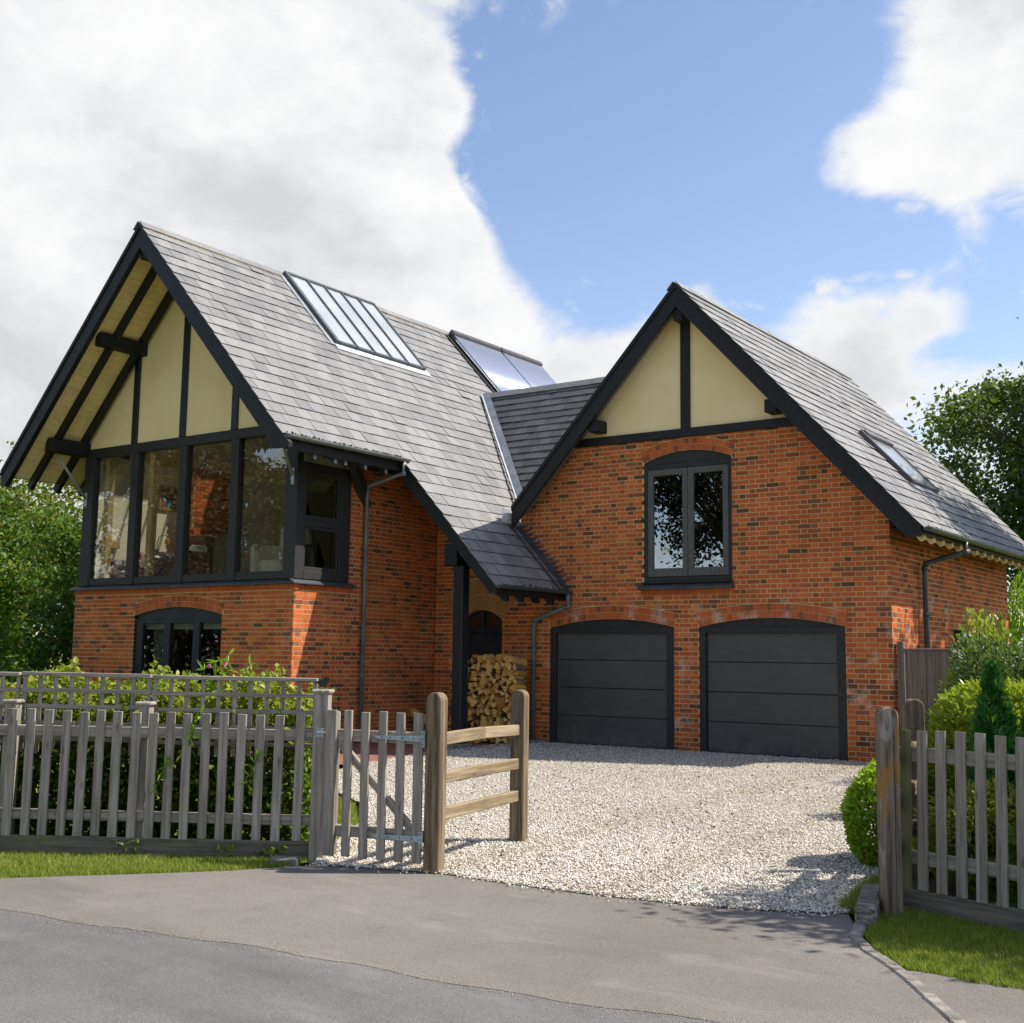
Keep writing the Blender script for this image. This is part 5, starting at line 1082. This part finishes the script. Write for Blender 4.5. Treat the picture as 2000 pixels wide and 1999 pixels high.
# ------------------------------------------------------------------ closeboard fence beside the garage
cb = empty('closeboard_fence', (6.0, .15, 0), 'brown closeboard fence panel joining the garage corner', 'fence')
member('post', (6.02, .15, -.2), (6.02, .15, 1.75), .1, .1, fenceD, cb)
for i in range(24): member('board', (6.13+i*.1, .12+.014*(i % 2), -.05), (6.13+i*.1, .12+.014*(i % 2), 1.62+random.uniform(-.004, .004)), .097, .018, fenceD, cb, up=(0, 1, 0), c=.003)
member('capping', (6.07, .125, 1.635), (8.5, .125, 1.635), .06, .03, fenceD, cb, c=.006)
# ------------------------------------------------------------------ split logs
def m_logend():
    t = NT('split_wood'); v = t.pos((30, 6, 30), obj=True, rnd=True); g = t.noise(v, 1.0, 5); r = t.objrnd()
    c = t.ramp(r, [(0, (.36, .15, .035)), (.2, (.60, .30, .075)), (.7, (.78, .46, .14)), (1, (.86, .58, .22))]); c = t.mix(t.rng(g, .35, .75, 0, .5), c, (.30, .15, .05)); t.bsdf(c, .85, t.bump(g, .4, .005), spec=.15); return t.m
logM = m_logend(); logB = m_simple('log_bark', (.15, .095, .06), .95, .4, 14, .8, 40); LOGS = []
for k in range(14):
    L = random.uniform(.24, .30); r = random.uniform(.055, .088); kind = k % 3
    if kind == 0: ang = [0, 1.0, 1.9]; pr = [(0, -r*.6)]+[(r*1.25*math.cos(a+.62), -r*.6+r*1.25*math.sin(a+.62)) for a in (0, .5, 1.0, 1.45, 1.9)]
    elif kind == 1: pr = [(-r*.8, -r*.55), (r*1.0, -r*.5), (r*.1, r*.85)]
    else: pr = [(-r, -r*.6), (r*.9, -r*.7), (r*.75, r*.5), (-r*.3, r*.85)]
    m = MB(); n = len(pr); sk = random.uniform(-.012, .012); f0 = [(x, 0, z) for x, z in pr]; f1 = [(x*.95+sk, L, z*.97) for x, z in pr]
    m.add(f0+f1, [tuple(range(n))]); m.add(f0+f1, [tuple(range(2*n-1, n-1, -1))])
    for i in range(n): m.add([f0[i], f0[(i+1) % n], f1[(i+1) % n], f1[i]], [(3, 2, 1, 0)], 0, 1 if (kind == 0 and 1 <= i < n-1) or (kind == 1 and i == 2) else 0)
    LOGS.append(m.mesh('firewood_log', [logM, logB]))
def log(x, y, z, rz, ry, label, group):
    o = bpy.data.objects.new('firewood_log', random.choice(LOGS)); o.matrix_basis = Matrix.Translation((x, y, z)) @ Matrix.Rotation(rz, 4, 'Z') @ Matrix.Rotation(ry, 4, 'Y'); COL.objects.link(o); tag(o, label, 'log', group)
lab1, lab2, lab3 = 'pale split log stacked end on under the porch', 'split log laid sideways at the left end of the porch stack', 'loose split log in the small heap by the side wall'
pts = []; tries = 0
while tries < 9000 and len(pts) < 190:                 # irregular packing of split ends
    tries += 1; x, zz = random.uniform(-1.06, -.12), random.uniform(.05, 1.36+.03*math.sin(tries))
    if all((x-a)**2+((zz-b)*1.08)**2 > .088**2 for a, b in pts): pts.append((x, zz))
for x, zz in pts: log(x, -.86+random.uniform(-.05, .05), zz, random.uniform(-.10, .10), random.uniform(0, 6.28), lab1, 'logs stacked under the porch')
for x in np.arange(-1.02, -.15, .13): log(x, -.84+random.uniform(-.04, .04), 1.41+random.uniform(-.02, .03), random.uniform(-.2, .2), random.uniform(0, 6.28), lab1, 'logs stacked under the porch')
z = .06
while z < 1.42:
    for y in (-.86, -.75, -.64): log(-1.47+random.uniform(-.04, .04), y+random.uniform(-.02, .02), z+random.uniform(-.015, .015), -math.pi/2+random.uniform(-.14, .14), random.uniform(0, 6.28), lab2, 'logs laid sideways in the porch stack')
    z += random.uniform(.095, .125)
for (x, y, zz, rz) in ((-2.42, -.75, .06, .6), (-2.3, -.55, .06, 1.2), (-2.15, -.8, .07, -.3), (-2.4, -.4, .06, .1), (-2.42, -.62, .17, .9), (-2.25, -.72, .18, -1.1), (-2.38, -.45, .17, .2), (-2.36, -.7, .29, -1.3), (-2.40, -.5, .30, .3), (-2.25, -.62, .38, 1.35), (-2.3, -.85, .46, 1.1), (-2.44, -.6, .44, -.2)): log(x, y, zz, rz, random.uniform(0, 6), lab3, 'loose logs by the side wall')

# ------------------------------------------------------------------ hedges, shrubs, trees
def vol_box(n, lo, hi, shell=.22, lump=.07, top=None):
    """points through a clipped hedge, denser at its faces; lumpy outline"""
    lo, hi = np.array(lo), np.array(hi); P = RNG.random((n, 3)); k = RNG.random(n) < .7; ax = RNG.choice(3, n, p=[.2, .42, .38]); sd = RNG.random(n) < .5
    P[k & (ax == 0) & sd, 0] **= 3; P[k & (ax == 1) & sd, 1] **= 3; P[k & (ax == 1) & ~sd, 1] = 1-P[k & (ax == 1) & ~sd, 1]**3; P[k & (ax == 2), 2] = 1-P[k & (ax == 2), 2]**3; P[k & (ax == 0) & ~sd, 0] = 1-P[k & (ax == 0) & ~sd, 0]**3
    Q = lo+P*(hi-lo); Q += RNG.normal(0, lump*.5, Q.shape)
    Q[:, 2] += lump*P[:, 2]*(np.sin(Q[:, 0]*7.3)+np.sin(Q[:, 1]*9.1+1)+np.sin(Q[:, 0]*17+Q[:, 1]*13)*.6)
    return Q
def orient(P, O, u, v): return np.stack([O[0]+P[:, 0]*u[0]+P[:, 1]*v[0], O[1]+P[:, 0]*u[1]+P[:, 1]*v[1], P[:, 2]], 1)
def twigs(par, O, u, v, lo, hi, n, h):
    m = MB()
    for i in range(n):
        a = random.uniform(lo[0], hi[0]); b = random.uniform(lo[1]+.1, hi[1]-.1); p = V(O[0]+a*u[0]+b*v[0], O[1]+a*u[1]+b*v[1], -.15); pts = [p]
        for k in range(4): pts.append(pts[-1]+V(random.uniform(-.06, .06), random.uniform(-.06, .06), h/4))
        m.tube(pts, [.012, .01, .008, .006, .003], 5)
    m.build('stems', barkM, par)
bh = empty('beech_hedge', FL(-2, .6, -.1), 'bright green beech hedge growing up behind the left picket fence', 'hedge')
lo, hi = (-6.2, .27, -.1), (-.12, 1.0, 1.12)
P = vol_box(58000, lo, hi, lump=.07); bias = np.clip((P[:, 2]-.35)/.75, 0, 1)*.66+.2; leaves('foliage', orient(P, (A.x, A.y), DL, NL), .058, leafHdg, bh, .70, .3, .5, near=True, rndbias=bias); twigs(bh, (A.x, A.y), DL, NL, lo, hi, 60, 1.0)  # leaf colour lightens with height: sunlit top and dark inside put into it
P = vol_box(420, (-4.4, .02, .1), (-.15, .3, .95), lump=.03); leaves('sprigs', orient(P, (A.x, A.y), DL, NL), .06, leafHdg, bh, .6, .3, .5, near=True, rndbias=np.full(420, .6))
# a climber poking through the pickets
for s, z0, lab in ((-.98, .72, 'leafy green shoot pushing through the upper pickets'), (-1.22, .38, 'narrow leaved shoot between the middle pickets'), (-.5, .42, 'small bright sprig between the pickets near the gate')):
    sh = empty('hedge_shoot', FL(s, 0, z0), lab, 'shoot'); m = MB(); pts = [FL(s, .1, z0-.1), FL(s-.01, -.03, z0), FL(s+.03, -.07, z0+.1), FL(s+.08, -.06, z0+.24)]; m.tube(pts, [.006, .005, .004, .002], 5); m.build('stem', leafGrn, sh)
    Pp = np.array([list(pts[1].lerp(pts[3], t)) for t in np.linspace(0, 1, 16)]); leaves('leaf', Pp, .085, leafLim, sh, .32, .2, .3, near=True)
# flowering plant in front of the lower window
fp_ = empty('balsam_plant', FL(-.82, .5, .6), 'tall pink flowering plant rising above the trellis', 'plant'); m = MB(); tips = []
for i in range(7):
    s = -.86+random.uniform(-.12, .14); p = FL(s, .5, .5); q = FL(s+random.uniform(-.1, .16), .5+random.uniform(-.1, .1), 1.27+random.uniform(0, .16)); m.tube([p, p.lerp(q, .5)+V(.01, 0, 0), q], [.008, .006, .003], 5); tips += [p.lerp(q, t) for t in np.linspace(.45, 1, 9)]
m.build('stem', leafLim, fp_); leaves('foliage', np.array([list(t) for t in tips for _ in range(3)]), .10, leafLim, fp_, .22, .2, .2, near=True)
petM = m_simple('pink_petal', (.62, .12, .38), .5, .2)
for (s, z) in ((-.88, 1.345), (-1.02, 1.325)):
    c = FL(s, .48, z); m = MB()
    for k in range(5):
        a = k*1.256; m.tube([c, c+DL*(.012*math.cos(a))+V(0, 0, .012*math.sin(a)+.003), c+DL*(.016*math.cos(a))+V(0, 0, .014*math.sin(a))-NL*.007], [.002, .008, .003], 6)
    m.build('flower', petM, fp_)
def blob(n, c, r, shell=.55, lump=.12, seed=1):
    d = RNG.normal(size=(n, 3)); d /= np.linalg.norm(d, axis=1, keepdims=True); rr = (shell+(1-shell)*RNG.random(n)**.5)
    l = 1+lump*(np.sin(d[:, 0]*5+seed)+np.sin(d[:, 1]*6.3+2*seed)+np.sin(d[:, 2]*7+d[:, 0]*4+seed))
    return np.array(c)+d*(rr*l)[:, None]*np.array(r), d
def shrub(name, label, cat, c, r, n, size, mat, asp, zmin=-.12, shell=.6, lump=.08, near=True, droop=0.0, up=.4, seed=1, stems=14):
    e = empty(name, (c[0], c[1], gz(c[1])), label, cat); P, d = blob(n, c, r, shell, lump, seed); k = P[:, 2] > zmin; P, d = P[k], d[k]
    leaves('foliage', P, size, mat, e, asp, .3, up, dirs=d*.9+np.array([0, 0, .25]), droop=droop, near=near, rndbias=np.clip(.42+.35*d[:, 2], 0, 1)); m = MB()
    for i in range(stems):
        q = V(c[0]+random.uniform(-.5, .5)*r[0], c[1]+random.uniform(-.5, .5)*r[1], c[2]+r[2]*random.uniform(.2, .6)); b = V(c[0]+random.uniform(-.15, .15)*r[0], c[1]+random.uniform(-.15, .15)*r[1], gz(c[1])-.08); m.tube([b, b.lerp(q, .5), q], [.018, .012, .005], 5)
    m.build('stems', barkM, e); return e
shrub('box_ball', 'clipped bright green box ball beside the drive behind the old post', 'bush', (8.60, -8.16, .26), (.36, .36, .40), 9000, .042, leafBox, .62, shell=.72, lump=.03, seed=3)
shrub('laurel_hedge', 'rounded glossy laurel hedge behind the right picket fence', 'hedge', (9.72, -7.55, .50), (1.05, .92, .86), 38000, .062, leafLau, .42, shell=.7, lump=.05, seed=5, stems=40)
shrub('golden_shrub', 'low golden shrub glimpsed between the right pickets', 'bush', (9.42, -8.75, .22), (.42, .25, .36), 3800, .05, leafYel, .5, shell=.4, seed=7)
shrub('ivy_clump', 'dark green ivy clump low behind the right pickets', 'plant', (10.02, -9.18, .16), (.36, .22, .42), 1500, .075, leafGrn, .8, shell=.3, seed=9)
def conifer(label, c, H, r, n, seed):
    e = empty('dwarf_conifer', (c[0], c[1], -.12), label, 'conifer', 'upright conifers behind the right fence'); t = RNG.random(n); ang = RNG.uniform(0, 6.28, n); prof = r*np.minimum(1, (1-t)*2.0)**.8*(.75+.25*np.sin(ang*4+t*25+seed)); rr = prof*(.35+.65*RNG.random(n)**.5)
    P = np.stack([c[0]+rr*np.cos(ang), c[1]+rr*np.sin(ang), -.1+t*(H+.1)], 1); d = np.stack([np.cos(ang)*.45, np.sin(ang)*.45, np.ones(n)*1.0], 1); leaves('foliage', P, .075, leafCon, e, .3, .3, .1, dirs=d, rndbias=np.clip(.3+.5*rr/r, 0, 1)); m = MB(); m.tube([(c[0], c[1], -.2), (c[0], c[1], H*.85)], [.03, .008], 6); m.build('trunk', barkM, e)
conifer('feathery dark green conifer nearest the right post', (9.46, -8.48), 1.40, .21, 7000, 1); conifer('feathery dark green conifer cut by the right edge', (9.80, -8.42), 1.36, .25, 8000, 2)
shrub('yew_bush', 'grey green loose yew bush in front of the closeboard fence', 'bush', (9.05, -4.9, .75), (.95, .8, .92), 26000, .06, leafYew, .42, shell=.55, lump=.12, seed=11, stems=30)
shrub('lime_conifer', 'lime yellow feathery conifer beyond the garage corner', 'conifer', (5.45, 9.9, 1.3), (1.15, 1.0, 1.75), 15000, .12, leafLim, .3, shell=.5, lump=.1, seed=13, near=False)
shrub('garden_shrub', 'pale green arching shrub behind the yew bush', 'bush', (7.75, -1.6, .8), (.6, .7, 1.05), 8000, .09, leafHdg, .45, shell=.4, lump=.15, seed=15, near=False)
def tree(name, label, base, H, cc, cr, ncl, per, clr, size, mat, seed, trunk=.3, shell=.35, asp=.6, group=None, limbs=16, flat=.7):
    rg = random.Random(seed); e = empty(name, base, label, 'tree', group); P, d = blob(ncl, cc, cr, shell, .12, seed); m = MB(); b = Vector(base); top = V(cc[0], cc[1], cc[2]+cr[2]*.55)
    tp = [b+V(0, 0, -.3)]+[b.lerp(top, t)+V(rg.uniform(-.25, .25), rg.uniform(-.25, .25), 0)*t for t in (.25, .5, .75, 1)]; m.tube(tp, [trunk*1.25, trunk, trunk*.75, trunk*.45, trunk*.12], 9)
    idx = list(range(ncl)); rg.shuffle(idx); tw = MB()
    for k in idx[:limbs*4]:
        q = Vector(P[k]); t = max(.2, min(.9, (q.z-b.z)/(top.z-b.z)*.62)); i = min(3, int(t*4)); s = tp[i].lerp(tp[i+1], t*4-i); mid = s.lerp(q, .5)+V(rg.uniform(-.3, .3), rg.uniform(-.3, .3), rg.uniform(.0, .5)); r0 = trunk*(.42 if k in idx[:limbs] else .2)*(1-.5*t); m.tube([s, s.lerp(mid, .5)+V(0, 0, .1), mid, q], [r0, r0*.75, r0*.5, r0*.12], 6)
    m.build('trunk', barkM, e, True)
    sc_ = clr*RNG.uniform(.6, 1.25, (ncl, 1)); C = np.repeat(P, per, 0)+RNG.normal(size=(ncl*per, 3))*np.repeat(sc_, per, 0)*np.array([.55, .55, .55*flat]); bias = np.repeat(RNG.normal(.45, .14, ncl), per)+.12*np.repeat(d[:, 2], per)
    leaves('crown', C, size, mat, e, asp, .3, .35, rndbias=np.clip(bias, 0, 1)); return e
tg = 'trees left of the house'
tree('oak_tree', 'tall spreading oak rising behind the garage roof', (4.6, 19.0, 0), 11, (5.2, 18.9, 6.4), (4.1, 3.6, 4.4), 235, 300, .85, .18, leafOak, 31, .42, shell=.15, limbs=22)
tree('broad_tree', 'dense green tree filling the left edge beside the bay', (-14.6, -2.9, 0), 6, (-14.4, -2.9, 2.5), (2.2, 2.4, 2.35), 90, 260, .6, .14, leafGrn, 33, .18, shell=.3, group=tg)
tree('broad_tree', 'small leaved tree close against the bay wall', (-10.6, -1.2, 0), 5, (-10.4, -1.4, 2.6), (1.5, 1.8, 2.35), 70, 240, .5, .12, leafGrn, 35, .14, shell=.3, group=tg)
tree('broad_tree', 'yellowing tree behind the others at the far left', (-16.2, .2, 0), 7, (-16.0, .2, 3.2), (2.6, 2.4, 2.8), 80, 220, .7, .16, m_leaf('turning_leaf', [(0, (.03, .07, .01)), (.4, (.09, .13, .02)), (.75, (.24, .22, .035)), (1, (.36, .27, .06))], .35), 37, .2, shell=.3, group=tg)
tree('thin_tree', 'sparse thin leaved tree against the sky at far left', (-21.0, .3, 0), 9, (-20.6, .2, 5.6), (1.9, 1.6, 1.9), 34, 60, .6, .16, leafOak, 39, .12, shell=.4, group=tg)
shrub('dark_shrub', 'dark green shrub below the trees at the left', 'bush', (-11.2, -5.0, .7), (2.4, 1.2, 1.15), 9000, .11, leafGrn, .5, shell=.5, lump=.1, seed=17, near=False)
# trees across the road: they stand behind the camera and show in the window glass
og = 'trees across the road'
leafMir = m_leaf('shaded_leaf', [(0, (.012, .016, .012)), (.5, (.024, .03, .02)), (1, (.05, .055, .03))], .15)  # shade put into the leaf colour so sunlit crowns mirror dark
tree('lime_tree', 'broad tree across the road mirrored in the gable window', (-13.0, -34, -.3), 17, (-9.5, -30, 11.7), (7.5, 6.5, 5.6), 150, 400, 1.2, .22, leafMir, 41, .5, shell=.25, group=og)
copM = m_leaf('copper_leaf', [(0, (.05, .022, .016)), (.5, (.11, .05, .025)), (1, (.20, .11, .04))], .3)
tree('copper_beech', 'tree across the road mirrored in the bay panes', (-33, -26, -.3), 15, (-33, -26, 8.6), (6.5, 6, 5.6), 90, 280, 1.1, .26, copM, 43, .45, shell=.25, group=og)
tree('copper_beech', 'second tree across the road mirrored in the bay panes', (-43, -40, -.3), 17, (-43, -40, 9), (8, 7, 7), 90, 260, 1.3, .32, copM, 45, .45, shell=.25, group=og)
tree('ash_tree', 'tree standing beyond the right edge shading the garage side', (11.0, 7.4, 0), 10, (10.8, 7.2, 8.2), (2.3, 2.4, 2.4), 70, 170, .7, .2, leafOak, 47, .28, shell=.2)
tree('hazel_tree', 'small tree beyond the right edge shading the right fence', (12.1, -7.9, 0), 4.5, (12.05, -7.9, 3.3), (1.05, 1.1, 1.4), 60, 120, .36, .10, leafGrn, 49, .07, shell=.2)
rh = empty('roadside_hedge', (-30, -27, -.3), 'long dark hedge across the road mirrored in the lower window', 'hedge'); P = vol_box(16000, (-70, -28, -.4), (-6, -25.5, 2.9), lump=.3); leaves('foliage', P, .42, leafMir, rh, .7)
gh = empty('boundary_hedge', (14, 0, 0), 'tall boundary hedge beyond the right edge of the garden', 'hedge'); P = vol_box(15000, (13.2, -9.0, -.2), (14.6, 14, 2.3), lump=.2); leaves('foliage', P, .24, leafGrn, gh, .65)
# moss along the eaves
mossM = m_simple('moss', (.045, .042, .03), .95, .5, 30, .6, 80)
def moss(y0, y1, P_, b, n):
    C = np.array([list(P_(RNG.uniform(y0, y1), b+RNG.normal(0, .015), .035)) for _ in range(n)]); leaves('moss', C, .035, mossM, roofL if P_ is LP else roofG, .9, .6, .5)
moss(YL0, -2.15, LP, bG_-.02, 420); moss(YG0, 7.0, GP, bE-.02, 700); moss(PP, -.1, LP, bP-.03, 160)
# fallen leaves on the gravel
P = sample(GRAV, 260); C = np.stack([P[:, 0], P[:, 1], gzv(P[:, 1])+.028], 1); leaves('fallen_leaves', C, .04, m_simple('dead_leaf', (.16, .085, .045), .8, .4), None, .6, .5, 1.5, near=True)
bpy.data.objects['fallen_leaves']['label'] = 'scattered brown fallen leaves on the gravel drive'; bpy.data.objects['fallen_leaves']['category'] = 'leaves'
# weeds along the fence foot
for s, n_, lab in ((-1.42, 40, 'small weed at the middle of the left gravel board'), (-.62, 26, 'low weed at the foot of the left fence'), (-.3, 60, 'larger weed tuft near the gate end of the left fence')):
    wd = empty('weed', FL(s, -.06, -.12), lab, 'weed'); Pp = np.stack([np.full(n_, FL(s, -.07, 0).x), np.full(n_, FL(s, -.07, 0).y), np.full(n_, -.12)], 1)+RNG.normal(0, 1, (n_, 3))*np.array([.06, .05, .01]); Pp[:, 2] += RNG.uniform(0, .10, n_); leaves('foliage', Pp, .05, leafHdg, wd, .4, .2, .3, near=True)
